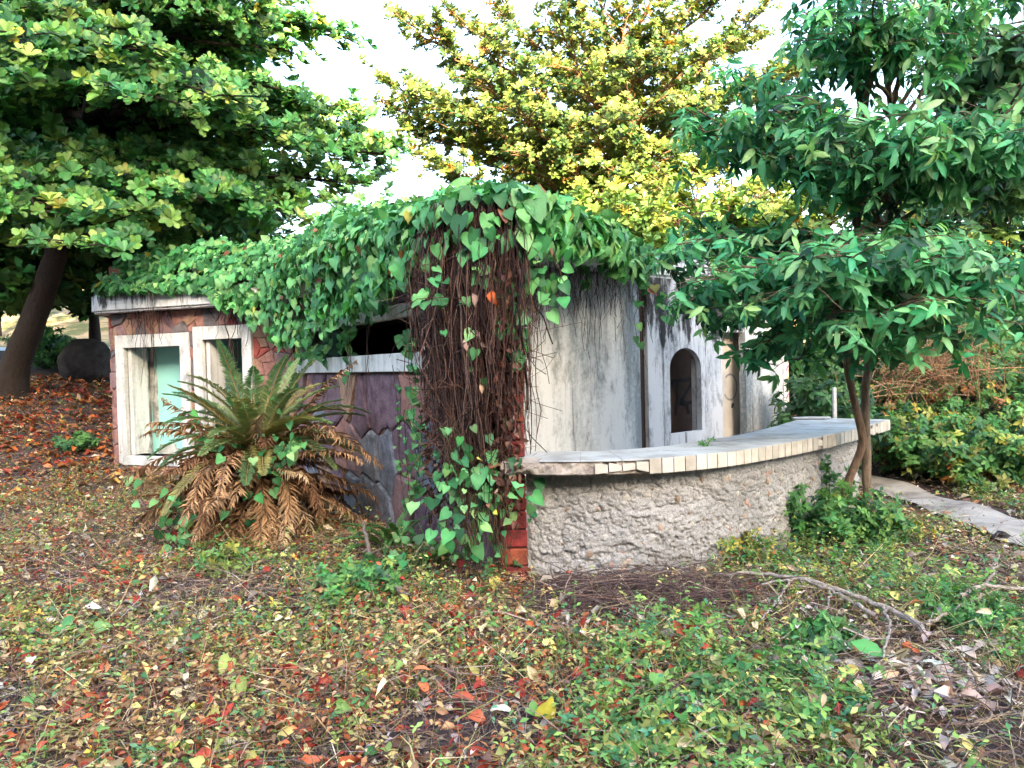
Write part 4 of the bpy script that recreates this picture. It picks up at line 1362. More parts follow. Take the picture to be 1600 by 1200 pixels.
def vine_surf(s, t, extra=0.0, zb=None):
    """s in 0..1 along the roof edge, t 0 = inner top, 1 = lower hem"""
    s = np.asarray(s, float); t = np.asarray(t, float)
    i = np.clip(s * 239, 0, 238.999); a = i.astype(int); u = (i - a)[:, None]
    p = EP[a] * (1 - u) + EP[a + 1] * u
    nn = unit(eN[a] * (1 - u) + eN[a + 1] * u)
    zt = np.interp(s, ES, ZTOP); zb_ = np.interp(s, ES, ZBOT) if zb is None else zb; di = np.interp(s, ES, DEPTH_IN)
    tk = [0, 0.22, 0.42, 0.58, 0.72, 0.84, 1.0]
    o = np.zeros_like(s); z = np.zeros_like(s)
    ok = [(-1.0, 1.0), (-0.55, 1.0), (-0.26, 0.86), (-0.06, 0.50), (0.07, 0.10), (0.10, -0.25), (0.09, -9)]
    O = []; Z = []
    for f, g in ok:
        O.append(f * di if f < 0 else np.full_like(s, f))
        Z.append(2.96 + (zt - 2.96) * g if g > -5 else zb_)
    O = np.array(O); Z = np.array(Z)
    Z[5] = np.maximum(np.minimum(Z[4] - 0.05, 2.80), zb_ + 0.02); Z[4] = np.maximum(Z[4], Z[5] + 0.03)
    for k in range(6):
        m = (t >= tk[k]) & (t <= tk[k + 1])
        w = (t[m] - tk[k]) / (tk[k + 1] - tk[k])
        o[m] = O[k][m] * (1 - w) + O[k + 1][m] * w; z[m] = Z[k][m] * (1 - w) + Z[k + 1][m] * w
    P3 = np.concatenate([p + nn * (o)[:, None], z[:, None]], 1)
    b = fbm(P3 + 31, 1.1, 3) - 0.45
    P3[:, :2] += nn * (0.40 * b + extra)[:, None]
    P3[:, 2] += 0.55 * b * smooth(0.75, 0.3, t) + extra * smooth(0.8, 0.3, t)
    return P3, nn


vine = empty('leafy_vine', (-1.6, 8.6, 3.0), 'green heart leaved vine heaped over the roof and trailing down the front', 'vine')
# woody mat below the leaves
ns_, nt_ = 150, 22
S_, T_ = np.meshgrid(np.linspace(0.005, 0.995, ns_), np.linspace(0, 0.80, nt_))
Pm, _ = vine_surf(S_.ravel(), T_.ravel(), -0.13)
Pm += rng.normal(0, 0.015, Pm.shape)
i = (np.arange(nt_ - 1)[:, None] * ns_ + np.arange(ns_ - 1)[None]).ravel()
mesh_np('stem_mat', Pm, np.stack([i, i + 1, i + ns_ + 1, i + ns_], -1), np.tile([[0.035, 0.030, 0.018]], (len(Pm), 1)) * rng.uniform(0.5, 1.5, (len(Pm), 1)), M['stem'], vine)
VG = [(0.055, 0.19, 0.068), (0.085, 0.25, 0.095), (0.125, 0.31, 0.125), (0.036, 0.13, 0.052), (0.19, 0.36, 0.14), (0.40, 0.38, 0.10), (0.16, 0.075, 0.045)]
VW = [3, 4, 3.5, 2.5, 2.0, 0.10, 0.12]
n = 10500
s = np.interp(rng.random(n), [0, 0.45, 1], [0.035, 0.5, 1]); t = rng.beta(1.25, 1.0, n)
keep = rng.random(n) < np.interp(s, ES, np.interp(ES, kn, [0.7, 1, 1, 1, 1, 1, 1, 1, 1, 0.9, 0.9, 0.6, 0.5, 0.4]))
# brown gap over the pier where only dry stems hang
keep &= ~((s > np.interp(7.0, np.arange(len(kn)), kn)) & (s < kn[9]) & (t > 0.62) & (rng.random(n) < 0.72))
keep &= ~((t > 0.86) & (s > kn[3]) & (s < kn[7]) & (rng.random(n) < 0.25))
s, t = s[keep], t[keep]
Pl, nn = vine_surf(s, t, rng.normal(0.0, 0.035, len(s)))
P2_, _ = vine_surf(s, np.minimum(t + 0.02, 1), 0)
P1_, _ = vine_surf(s, np.maximum(t - 0.02, 0), 0)
dn = unit(P2_ - P1_)
n3 = np.concatenate([nn, np.zeros((len(s), 1))], 1)
sn = unit(np.cross(np.cross(dn, n3), dn) + 1e-6)
nrm = unit(n3 * (0.35 + 0.6 * smooth(0.2, 0.6, t))[:, None] + np.array([0, -0.12, 0.55]) + rng.normal(0, 0.30, n3.shape))
dr = unit(dn * 0.9 + np.array([0, 0, -0.35]) + rng.normal(0, 0.45, n3.shape))
PV, DV, NV = [Pl], [dr], [nrm]
SZ = [np.clip(rng.normal(0.105, 0.032, len(s)), 0.035, 0.175)]
strands = []
def strand(x0, y0, x1, y1, Y, npts=14, leaves=10, size=(0.05, 0.10), wob=0.02, lean=0.0):
    a = P(x0, y0, Y); b = P(x1, y1, Y - lean)
    tt = np.linspace(0, 1, npts)[:, None]
    p = a * (1 - tt) + b * tt
    p[1:] += np.cumsum(rng.normal(0, wob, (npts - 1, 3)), 0) * np.array([1, 0.6, 0.2]) * 0.5
    strands.append((p, np.full(npts, 0.0035)))
    k = rng.integers(1, npts, leaves)
    pos = p[k] + rng.normal(0, 0.018, (leaves, 3))
    PV.append(pos); DV.append(unit(np.array([0, -0.3, -0.75]) + rng.normal(0, 0.45, (leaves, 3)))); NV.append(unit(np.array([-0.1, -0.9, 0.45]) + rng.normal(0, 0.3, (leaves, 3))))
    SZ.append(rng.uniform(*size, leaves))
def fy(x):     # depth just in front of the stone facades at a photo column
    sv = s2_of_px(x)
    return float((K + D2 * sv)[1]) - 0.42 if x > 462 else 10.6
for x0, y0, x1, y1, lv in [(452, 430, 450, 590, 16), (470, 440, 466, 600, 20), (486, 440, 490, 575, 18), (505, 440, 512, 560, 18), (522, 430, 530, 545, 16), (540, 430, 548, 590, 16), (558, 430, 552, 520, 12), (575, 440, 580, 500, 8), (600, 440, 604, 490, 8), (634, 450, 640, 560, 8), (430, 420, 425, 500, 8), (455, 440, 444, 520, 12), (475, 470, 482, 560, 14), (515, 470, 500, 555, 12)]:
    strand(x0, y0, x1, y1, fy(x0), leaves=lv, size=(0.08, 0.135))
for x0, y0, x1, y1, lv, sz in [(648, 560, 660, 770, 34, (0.05, 0.085)), (640, 540, 655, 720, 20, (0.05, 0.085)), (622, 590, 628, 790, 16, (0.03, 0.06)), (632, 640, 640, 800, 22, (0.035, 0.06)), (655, 640, 668, 790, 22, (0.04, 0.07)), (613, 570, 615, 700, 6, (0.03, 0.05))]:
    strand(x0, y0, x1, y1, fy(x0) - 0.05, leaves=lv, size=sz)
for x0, y0, x1, y1, lv in [(790, 400, 800, 520, 12), (800, 420, 806, 560, 15), (806, 430, 822, 585, 16), (780, 420, 786, 560, 9), (776, 380, 790, 500, 10), (830, 400, 812, 500, 9), (842, 400, 860, 480, 9), (866, 395, 872, 470, 8), (700, 430, 690, 520, 5), (720, 420, 742, 560, 6), (690, 380, 676, 470, 8), (748, 380, 770, 440, 9), (735, 560, 752, 640, 3)]:
    strand(x0, y0, x1, y1, 5.72, leaves=lv, size=(0.07, 0.115))
for x0, y0, x1, y1, lv in [(905, 400, 915, 440, 9), (930, 390, 960, 432, 14), (960, 400, 990, 440, 14), (985, 410, 1005, 450, 12), (1000, 420, 1012, 530, 8), (1015, 430, 1040, 500, 8), (890, 370, 930, 400, 12), (925, 380, 975, 405, 14), (975, 420, 1000, 425, 10)]:
    strand(x0, y0, x1, y1, 7.6 if x0 < 970 else 8.3, leaves=lv, size=(0.07, 0.12))
# heap of the vine at the foot of the pier
n2 = 170
c0 = P(748, 775, 5.75)
pp = c0 + rng.normal(0, 1, (n2, 3)) * np.array([0.18, 0.16, 0.24])
PV.append(pp); DV.append(unit(np.array([0, -0.35, -0.65]) + rng.normal(0, 0.4, (n2, 3)))); NV.append(unit(np.array([0.05, -0.8, 0.6]) + rng.normal(0, 0.3, (n2, 3)))); SZ.append(np.clip(rng.normal(0.075, 0.025, n2), 0.03, 0.125))
for q in range(60):
    a_ = P(rng.uniform(690, 800), rng.uniform(640, 720), 5.8); b_ = P(rng.uniform(690, 800), rng.uniform(840, 905), 5.75)
    tt = np.linspace(0, 1, 12)[:, None]; p_ = a_ * (1 - tt) + b_ * tt; p_[1:] += np.cumsum(rng.normal(0, 0.022, (11, 3)), 0) * np.array([1, 0.6, 0.3])
    strands.append((p_, np.full(12, rng.uniform(0.002, 0.005))))
# creeping over the cycad and beside it
for cx, cy, Y, k, sg in [(455, 700, 7.55, 26, 0.10), (440, 735, 7.4, 16, 0.13), (275, 800, 7.4, 30, 0.13), (285, 845, 7.2, 12, 0.09), (345, 700, 7.6, 10, 0.16), (385, 640, 7.6, 14, 0.15), (395, 770, 7.2, 12, 0.22), (215, 760, 8.0, 4, 0.05), (400, 600, 7.9, 5, 0.1), (610, 900, 6.2, 16, 0.14), (640, 850, 6.4, 14, 0.12), (300, 650, 7.7, 4, 0.08)]:
    pp = P(cx, cy, Y) + rng.normal(0, sg, (k, 3))
    PV.append(pp); DV.append(unit(np.array([0, -0.35, -0.5]) + rng.normal(0, 0.45, (k, 3)))); NV.append(unit(np.array([0.05, -0.75, 0.7]) + rng.normal(0, 0.3, (k, 3)))); SZ.append(rng.uniform(0.06, 0.115, k))
PV, DV, NV, SZ = np.concatenate(PV), np.concatenate(DV), np.concatenate(NV), np.concatenate(SZ)
colv = pick_cols(rng, VG, VW, len(PV), 0.24)
tv = [T_HEART]
for sd in range(3):
    r_ = np.random.default_rng(sd); V_, F_, S_ = T_HEART; V_ = V_.copy(); V_[:, 2] += r_.normal(0, 0.065, len(V_)) + (sd - 1) * 0.35 * V_[:, 0] ** 2; V_[:, 0] *= r_.uniform(0.75, 1.08); tv.append((V_, F_, S_))
scatter_parts(vine, 'leaf', 'foliage', tv, PV, frames(DV, NV), SZ, colv, M['leaf'], 300, in_view(PV, 0), None, rng)
mesh_np('stems', *tubes(strands, 4, (0.10, 0.06, 0.035), 0.2, rng), M['stem'], vine)['kind'] = 'stuff'

# ---- dry vine curtain over the pier
dry = empty('dry_vine', (-0.4, 6.0, 0.6), 'thick brown curtain of dead vine stems hanging over the brick pier', 'vine')
paths = []
def dry_path(top, bot, npts, wob, bulge):
    tt = np.linspace(0, 1, npts)[:, None]
    p = top * (1 - tt) + bot * tt
    w = np.cumsum(rng.normal(0, wob, (npts, 3)), 0); w -= tt * w[-1] * 0.6
    p = p + w * np.array([1, 0.7, 0.5]) + np.sin(tt * math.pi) * bulge
    return p
for k in range(1500):
    sE = rng.uniform(kn[6] + 0.90 * (kn[7] - kn[6]), kn[9] + 0.05 * (kn[10] - kn[9]))
    a, nn_ = vine_surf(np.array([sE]), np.array([rng.uniform(0.5, 0.85)]), -0.05)
    a = a[0]; nv = np.array([*nn_[0], 0])
    right = sE > kn[8] + 0.6 * (kn[9] - kn[8])
    zend = rng.uniform(1.0, 2.3) if right else (rng.uniform(0.55, 1.5) if rng.random() < 0.65 else rng.uniform(1.3, 2.4))
    b = a.copy(); b[2] = zend
    b[:2] += rng.normal(0, 0.10, 2) - nv[:2] * rng.uniform(-0.02, 0.22)
    if not right and zend < 1.5:
        b[0] = b[0] + 0.35 * (-0.22 - b[0])
    paths.append((dry_path(a, b, 11, 0.022, nv * rng.uniform(-0.05, 0.12)), np.full(11, rng.uniform(0.0016, 0.0045) if rng.random() < 0.94 else rng.uniform(0.006, 0.013))))
for k in range(260):       # tangle: loops across the curtain
    c = P(rng.uniform(665, 800), rng.uniform(410, 760), rng.uniform(5.65, 6.4)); d_ = rng.normal(0, 0.2, 3) * np.array([1, 0.5, 1])
    paths.append((dry_path(c - d_, c + d_, 9, 0.04, rng.normal(0, 0.08, 3)), np.full(9, rng.uniform(0.0015, 0.004))))
for k in range(230):       # fringe over the white wall
    x = rng.uniform(815, 1010); Yw = 6.6 + (x - 815) / 195 * 1.9
    a = P(x, rng.uniform(380, 425), Yw); b = P(x + rng.normal(0, 12), rng.uniform(440, 480) + rng.exponential(22) + max(0, 860 - x) * rng.random() * 2.0, Yw + 0.1)
    paths.append((dry_path(a, b, 9, 0.016, rng.normal(0, 0.03, 3)), np.full(9, rng.uniform(0.0014, 0.0032))))
for k in range(150):       # fringe below the white cornice
    x = rng.choice([rng.uniform(205, 260), rng.uniform(340, 440)]); Yw = 11.85 - (x - 200) / 240 * 0.95
    a = P(x, rng.uniform(440, 470), Yw - 0.08); b = P(x + rng.normal(0, 8), rng.uniform(470, 500) + rng.exponential(16) + (26 if 205 < x < 250 else 0) * rng.random(), Yw - 0.05)
    paths.append((dry_path(a, b, 8, 0.02, rng.normal(0, 0.03, 3)), np.full(8, rng.uniform(0.002, 0.005))))
for x in (367, 574, 545, 362, 233, 240):          # long single trailing stems
    Yw = fy(x) - 0.05 if x > 462 else 11.3
    for q in range(4):
        a = P(x + rng.normal(0, 2), 455, Yw); b = P(x + rng.normal(0, 4), rng.uniform(560, 640), Yw)
        paths.append((dry_path(a, b, 12, 0.012, 0), np.full(12, 0.003)))
V, F, C = [], [], []
pc = [(0.060, 0.027, 0.022), (0.105, 0.048, 0.036), (0.16, 0.080, 0.058), (0.028, 0.016, 0.016), (0.20, 0.12, 0.09)]
parts = []
for q in range(5):
    parts.append(tubes(paths[q::5], 3, pc[q], 0.25, rng))
mesh_np('stems', *cat_arr(parts), M['stem'], dry)['kind'] = 'stuff'
n = 2600
x = rng.uniform(662, 812, n); y = rng.beta(1.1, 1.5, n) * 420 + 400
pos = np.array([P(a, b, 5.78 + max(0, (780 - a)) / 130 * 1.0 + c) for a, b, c in zip(x, y, rng.normal(0, 0.10, n))])
DRYP = [(0.09, 0.04, 0.03), (0.14, 0.065, 0.045), (0.055, 0.03, 0.028), (0.22, 0.12, 0.09), (0.30, 0.05, 0.03), (0.32, 0.22, 0.17)]
colv = pick_cols(rng, DRYP, [4, 3, 4, 1, 0.35, 0.35], n, 0.25)
scatter_parts(dry, 'dead_leaf', 'dead_leaves', T_DEAD, pos, frames(unit(np.array([0, -0.2, -0.8]) + rng.normal(0, 0.5, (n, 3))), unit(np.array([0, -0.8, 0.3]) + rng.normal(0, 0.6, (n, 3)))), rng.uniform(0.03, 0.085, n), colv, M['leaf_dry'], 0, None, None, rng)
for x, y, Y, sz, c in [(768, 452, 5.6, 0.13, (0.62, 0.13, 0.03)), (738, 458, 5.6, 0.10, (0.30, 0.20, 0.17)), (725, 530, 5.65, 0.09, (0.42, 0.28, 0.24)), (745, 515, 5.65, 0.08, (0.36, 0.25, 0.22)), (750, 600, 5.6, 0.07, (0.40, 0.27, 0.18))]:
    V_, F_, S_ = T_DEAD[rng.integers(4)]
    R_ = frames(np.array([[0.2, -0.2, -0.8]]), np.array([[rng.normal(0, 0.4), -0.9, 0.3]]))
    v_, f_, c_ = instances((V_, F_, S_), np.array([P(x, y, Y)]), R_, np.array([sz]), np.array([c]))
    o = mesh_np('dead_leaf', v_, f_, c_, M['leaf_dry'], dry)

# ------------------------------------------------------------------ cycad
rng = np.random.default_rng(81)
cyb = np.array([-2.66, 7.95, 0.0]); cyb[2] = float(gh(cyb[0], cyb[1]))
cycad = empty('cycad', cyb, 'cycad palm with green upper fronds and a skirt of dead orange brown fronds', 'plant')
CH = 0.90
tp = np.array([cyb + np.array([0, 0, z]) for z in np.linspace(-0.1, CH, 12)])
V, F, C = tubes([(tp, np.concatenate([np.linspace(0.22, 0.20, 11), [0.10]]))], 14, (0.06, 0.035, 0.022))
mesh_np('trunk', V + rng.normal(0, 0.012, V.shape), F, C, M['bark'], cycad)


def frond(az, el, L, droop, leaflet, npair, cols, dead, seed, base):
    r_ = np.random.default_rng(seed)
    n = 13
    d = np.array([math.cos(az) * math.cos(el), math.sin(az) * math.cos(el), math.sin(el)])
    pts = [base.copy()]
    for i in range(n - 1):
        d = unit(d + np.array([0, 0, -droop / n * (0.4 + 1.4 * i / n)]) + (r_.normal(0, 0.11, 3) if dead else r_.normal(0, 0.015, 3)))
        pts.append(pts[-1] + d * L / (n - 1))
    pts = np.array(pts)
    for i in range(n):
        zmin = float(gh(pts[i, 0], pts[i, 1])) + 0.03
        if pts[i, 2] < zmin: pts[i, 2] = zmin + r_.uniform(0, 0.03)
    rach = tubes([(pts, np.linspace(0.012, 0.003, n))], 3, cols[2])
    ts = np.linspace(0.10, 0.995, npair)
    f = ts * (n - 1); i = np.minimum(f.astype(int), n - 2); u = (f - i)[:, None]
    p = pts[i] * (1 - u) + pts[i + 1] * u
    t = unit(pts[i + 1] - pts[i])
    side = unit(np.cross(t, np.array([0, 0, 1.0]) + 1e-4))
    up = unit(np.cross(side, t))
    prof = leaflet * np.clip(np.sin(np.pi * (0.12 + 0.86 * ts)) ** 0.6, 0.15, 1)
    VV, FF, CC = [], [], []
    off = 0
    for sg in (-1, 1):
        jit = r_.normal(0, 0.30 if dead else 0.06, (npair, 3))
        dv = unit(t * (0.50 if not dead else 0.6) + side * sg * (0.88 if not dead else 0.7) + up * (0.16 if not dead else -0.15) + jit + (np.array([0, 0, -0.25]) if dead else 0))
        w = 0.010 if not dead else 0.0085
        tipv = p + dv * prof[:, None] * (r_.uniform(0.75, 1.05, (npair, 1)))
        mid = (p + tipv) / 2 + np.array([0, 0, 0.01])
        if dead: tipv = tipv + np.array([0, 0, -0.02]) + r_.normal(0, 0.012, (npair, 3))
        q = unit(np.cross(dv, up))
        vv = np.stack([p, mid + q * w, tipv, mid - q * w], 1).reshape(-1, 3)
        k = np.arange(npair) * 4 + off
        FF.append(np.stack([k, k + 1, k + 2], -1)); FF.append(np.stack([k, k + 2, k + 3], -1))
        tm = (ts[:, None] ** 0.55); cc = cols[0] * (1 - tm) + cols[1] * tm
        cc = cc * (1 + r_.normal(0, 0.15, (npair, 1)))
        VV.append(vv); CC.append(np.repeat(cc, 4, axis=0)); off += npair * 4
    lv = (np.concatenate(VV), np.concatenate(FF), np.concatenate(CC))
    return cat_arr([rach, lv])


top = cyb + np.array([0, 0, CH])
AR = np.array
gcols = [(AR([0.38, 0.31, 0.15]), AR([0.09, 0.21, 0.10]), (0.36, 0.28, 0.13)), (AR([0.36, 0.31, 0.14]), AR([0.16, 0.24, 0.10]), (0.34, 0.26, 0.12)), (AR([0.40, 0.27, 0.13]), AR([0.24, 0.24, 0.09]), (0.38, 0.26, 0.13))]
for k in range(52):
    az = 2 * math.pi * (k * 0.382) + rng.normal(0, 0.1)
    el = rng.uniform(0.50, 1.25) if k > 15 else rng.uniform(0.12, 0.45)
    fr = frond(az, el, rng.uniform(0.95, 1.30), rng.uniform(0.7, 1.5), 0.15, 70, gcols[rng.choice(3, p=[0.45, 0.37, 0.18])], False, 100 + k, top + rng.normal(0, 0.03, 3))
    mesh_np('frond', *fr, M['leaf'], cycad, False)
dcols = [(AR([0.29, 0.15, 0.070]), AR([0.44, 0.27, 0.14]), (0.20, 0.11, 0.06)), (AR([0.11, 0.052, 0.028]), AR([0.20, 0.10, 0.048]), (0.13, 0.07, 0.04)), (AR([0.38, 0.26, 0.15]), AR([0.54, 0.40, 0.24]), (0.30, 0.20, 0.12))]
for k in range(135):
    az = 2 * math.pi * (k * 0.382) + rng.normal(0, 0.15)
    lv = k / 135
    el = 0.46 - 1.15 * lv + rng.normal(0, 0.18)
    fr = frond(az, el, rng.uniform(1.0, 1.62) * (1 - 0.22 * lv), rng.uniform(0.3, 2.0), 0.17 * rng.uniform(0.6, 1.15), 50, dcols[rng.choice(3, p=[0.5, 0.3, 0.2])], True, 300 + k, cyb + np.array([0, 0, CH * (1.0 - 0.62 * lv) - 0.06]))
    o = mesh_np('dead_frond', *fr, M['leaf_dry'], cycad, False)

# ------------------------------------------------------------------ ground cover
rng = np.random.default_rng(91)
BPOLY = np.array([CC - D1 * RC - N1 * 0.3, CC + N1 * RC - D1 * 0.1, K, PIER, (0.09, 5.93)] + [tuple(b) for b in BASEP[::80]] + [(5.2, 14.0), (-3.0, 18.0), (-6.0, 15.0)])


def inpoly(x, y, poly):
    c = np.zeros(len(x), bool)
    j = len(poly) - 1
    for i in range(len(poly)):
        xi, yi = poly[i]; xj, yj = poly[j]
        c ^= ((yi > y) != (yj > y)) & (x < (xj - xi) * (y - yi) / (yj - yi + 1e-12) + xi)
        j = i
    return c


PATHC = np.array([(3.9, 12.5), (4.4, 10.2), g1[:2], g2[:2], g3[:2], (8.5, 5.6)])
def path_dist(x, y):
    d = np.full(len(x), 99.0)
    for a, b in zip(PATHC[:-1], PATHC[1:]):
        ab = b - a; t = np.clip(((x - a[0]) * ab[0] + (y - a[1]) * ab[1]) / (ab @ ab), 0, 1)
        d = np.minimum(d, np.hypot(x - a[0] - t * ab[0], y - a[1] - t * ab[1]))
    return d


def blobs(x, y, lst):
    o = np.zeros(len(x))
    for px, py, r, a in lst:
        c = G(px, py)
        o += a * np.exp(-((x - c[0]) ** 2 + (y - c[1]) ** 2) / r ** 2)
    return o


def sample(n, ynear=7.0, ymax=19, pw=1.7):
    out = []
    tot = 0
    while tot < n:
        x = rng.uniform(-13, 11, n * 2); y = rng.uniform(2.2, ymax, n * 2)
        k = (np.abs(x) < 0.74 * y + 0.8) & (rng.random(n * 2) < np.minimum(1, (ynear / y) ** pw)) & ~inpoly(x, y, BPOLY)
        out.append(np.stack([x[k], y[k]], -1)); tot += k.sum()
    q = np.concatenate(out)[:n]
    return q[:, 0], q[:, 1]


def zones(x, y):
    p = np.stack([x, y, np.full(len(x), 1.7)], -1)
    nz = fbm(p, 0.9, 3) - 0.45
    green = 0.45 + 1.6 * nz + blobs(x, y, [(1180, 1090, 1.1, 0.8), (1290, 880, 0.8, 0.8), (1520, 990, 0.55, 0.9), (1350, 930, 0.6, 0.4), (950, 1130, 0.4, 0.1), (560, 920, 0.7, 0.5), (350, 880, 0.4, 0.5), (120, 780, 1.2, 0.4), (650, 1050, 0.5, 0.2)])
    bare = blobs(x, y, [(330, 930, 0.60, 1.2), (200, 850, 0.6, 0.9), (980, 960, 0.55, 1.1), (1080, 930, 0.4, 0.5), (1560, 1140, 0.6, 1.0), (1420, 1120, 0.35, 0.6), (1500, 900, 0.7, 0.6), (1400, 1040, 0.4, 0.6), (1560, 900, 0.5, 0.5)])
    red = 0.30 + 1.2 * (fbm(p + 9.1, 1.1, 3) - 0.45) + blobs(x, y, [(90, 900, 1.0, 0.5), (250, 920, 0.5, 0.2), (480, 1120, 0.7, 0.5), (720, 950, 0.6, 0.6), (680, 1090, 0.6, 0.5), (880, 1120, 0.5, 0.45), (60, 690, 1.8, 0.9), (100, 640, 2.5, 0.9)]) - 0.5 * smooth(0.6, 2.0, x)
    cl = fbm(p * np.array([1, 1, 1]) + 4.4, 1.9, 4)
    green = green * (0.25 + 1.05 * smooth(0.38, 0.54, cl)) - 0.12
    bare = bare + 0.9 * smooth(0.44, 0.35, cl)
    return green, red, bare


def place(x, y, h): return np.stack([x, y, gh(x, y) + h], -1)


# fallen leaves
REDP = [(0.30, 0.045, 0.030), (0.36, 0.085, 0.04), (0.22, 0.040, 0.032), (0.44, 0.16, 0.07)]
TANP = [(0.46, 0.30, 0.17), (0.30, 0.17, 0.095), (0.20, 0.115, 0.075), (0.56, 0.46, 0.30), (0.13, 0.08, 0.06), (0.60, 0.52, 0.16)]
GREYP = [(0.36, 0.31, 0.27), (0.24, 0.20, 0.18), (0.50, 0.46, 0.40)]
x, y = sample(72000, 6.0)
green, red, bare = zones(x, y)
pd = path_dist(x, y)
n = len(x)
u = rng.random(n)
cls = np.where(u < np.clip(red, 0.02, 0.9) * 0.55, 0, np.where(rng.random(n) < np.clip(bare + 0.5 * smooth(1.5, 3, x), 0, 0.9), 2, 1))
keep = (pd > 0.34) | (rng.random(n) < 0.06)
keep &= rng.random(n) > np.clip(0.12 + bare * 0.55, 0, 0.85)
x, y, cls = x[keep], y[keep], cls[keep]; n = len(x)
col = 1.25 * np.where((cls == 0)[:, None], pick_cols(rng, REDP, [3, 2, 2, 1.5], n), np.where((cls == 1)[:, None], pick_cols(rng, TANP, [2, 3, 3, 1.2, 3, 0.7], n), pick_cols(rng, GREYP, [2, 3, 1], n)))
sz = np.exp(rng.normal(math.log(0.040), 0.50, n)); sz = np.clip(sz, 0.014, 0.125) * (1 + 0.08 * np.maximum(0, y - 8))
pos = place(x, y, rng.exponential(0.030, n) + 0.004)
dv = rng.normal(0, 1, (n, 3)) * np.array([1, 1, 0.25]); nv = np.array([0, 0, 1.0]) + rng.normal(0, 0.45, (n, 3))
parts = []
wd = rng.uniform(0.6, 1.2, n)
for k in range(4):
    for TT, mm in ((T_DEAD, (y < 4.6)), (T_DEADS, (y >= 4.6) & (y < 6)), ([_c4(q) for q in range(4)], y >= 6)):
        m = mm & (np.arange(n) % 4 == k)
        parts.append(instances(TT[k], pos[m], frames(dv[m], nv[m]), sz[m], col[m], wd[m]))
xb, yb = sample(1100, 4.5, 9.0)
kb = (path_dist(xb, yb) > 0.4); xb, yb = xb[kb], yb[kb]; nb_ = len(xb)
_, rb_, _ = zones(xb, yb)
isr = rng.random(nb_) < np.clip(0.25 + 0.7 * rb_, 0.05, 0.8)
cb_ = np.where(isr[:, None], pick_cols(rng, [(0.36, 0.05, 0.035), (0.48, 0.12, 0.05), (0.26, 0.035, 0.03)], [3, 2, 2], nb_), pick_cols(rng, [(0.62, 0.55, 0.18), (0.62, 0.50, 0.32), (0.66, 0.60, 0.46), (0.36, 0.20, 0.11)], [2, 2, 1.5, 2], nb_))
pb_ = place(xb, yb, rng.uniform(0.02, 0.10, nb_)); db_ = rng.normal(0, 1, (nb_, 3)) * np.array([1, 0.9, 0.5]); qb_ = np.array([0, -0.35, 0.8]) + rng.normal(0, 0.55, (nb_, 3))
for k in range(4): parts.append(instances(T_DEAD[k], pb_[k::4], frames(db_[k::4], qb_[k::4]), rng.uniform(0.045, 0.10, len(pb_[k::4])), cb_[k::4], rng.uniform(0.8, 1.5, len(pb_[k::4]))))
o = mesh_np('leaf_litter', *cat_arr(parts), M['leaf_dry'])
tagit(o, 'red, tan and grey fallen leaves strewn over the ground', None, None, 'stuff')

# big orange almond leaves under the left tree
n = 2600
x = rng.uniform(-12.5, -5.6, n); y = rng.uniform(9.5, 19, n)
k = ~inpoly(x, y, BPOLY) & (rng.random(n) < smooth(9.0, 13.0, y) + 0.1)
x, y = x[k], y[k]; n = len(x)
pos = place(x, y, rng.exponential(0.03, n) + 0.01)
ci = pick_cols(rng, [(0.42, 0.12, 0.03), (0.34, 0.06, 0.03), (0.26, 0.11, 0.04), (0.14, 0.07, 0.04), (0.50, 0.28, 0.08)], [3, 2, 2, 3, 0.7], n)
o = mesh_np('fallen_almond_leaves', *cat_arr([instances(T_DEADS[q], pos[q::4], frames(rng.normal(0, 1, (len(pos[q::4]), 3)) * np.array([1, 1, 0.3]), np.array([0, 0, 1.0]) + rng.normal(0, 0.4, (len(pos[q::4]), 3))), rng.uniform(0.10, 0.19, len(pos[q::4])), ci[q::4]) for q in range(4)]), M['leaf_dry'])
tagit(o, 'orange and red almond leaves lying under the big tree', None, None, 'stuff')

# low green creeping cover
GRN = [(0.065, 0.15, 0.040), (0.095, 0.19, 0.05), (0.14, 0.23, 0.065), (0.21, 0.27, 0.08), (0.04, 0.11, 0.045), (0.33, 0.33, 0.10), (0.05, 0.15, 0.075)]
x, y = sample(70000, 6.0)
green, red, bare = zones(x, y)
keep = (rng.random(len(x)) < np.clip(green - 0.9 * bare, 0.04, 1) ** 1.2) & (path_dist(x, y) > 0.42)
x, y, green = x[keep], y[keep], green[keep]; n = len(x)
hh = np.abs(rng.normal(0, 1, n)) * (0.025 + 0.085 * np.clip(green, 0, 1.3))
pos = place(x, y, hh + 0.01)
warm = smooth(1.0, -2.0, x)
col = pick_cols(rng, GRN, [3, 3, 3, 2, 2, 0.7, 2], n)
col = 1.2 * col * (1 - warm[:, None] * np.array([-0.40, 0.02, 0.05]))
axg = unit(np.array([0, -0.12, 0.9]) + rng.normal(0, 0.35, (n, 3)))
parts = []
kind = rng.random(n)
nr = y < 5.6
for k in range(4):
    for A_, B_, mm in ((T_TRI, T_SPRIG, nr), (T_TRI_F, T_SPRIG_F, ~nr)):
        m = mm & (kind < 0.42) & (np.arange(n) % 4 == k); parts.append(instances(A_[k], pos[m], axis_frames(rng, axg[m]), rng.uniform(0.022, 0.050, m.sum()), col[m]))
        m = mm & (kind > 0.86) & (np.arange(n) % 4 == k); parts.append(instances(B_[k], pos[m], axis_frames(rng, axg[m]), rng.uniform(0.025, 0.055, m.sum()), col[m]))
m = (kind >= 0.42) & (kind <= 0.86)
parts.append(instances(T_OV_S, pos[m], frames(rng.normal(0, 1, (m.sum(), 3)) * np.array([1, 1, 0.3]), axg[m]), rng.uniform(0.022, 0.055, m.sum()), col[m]))
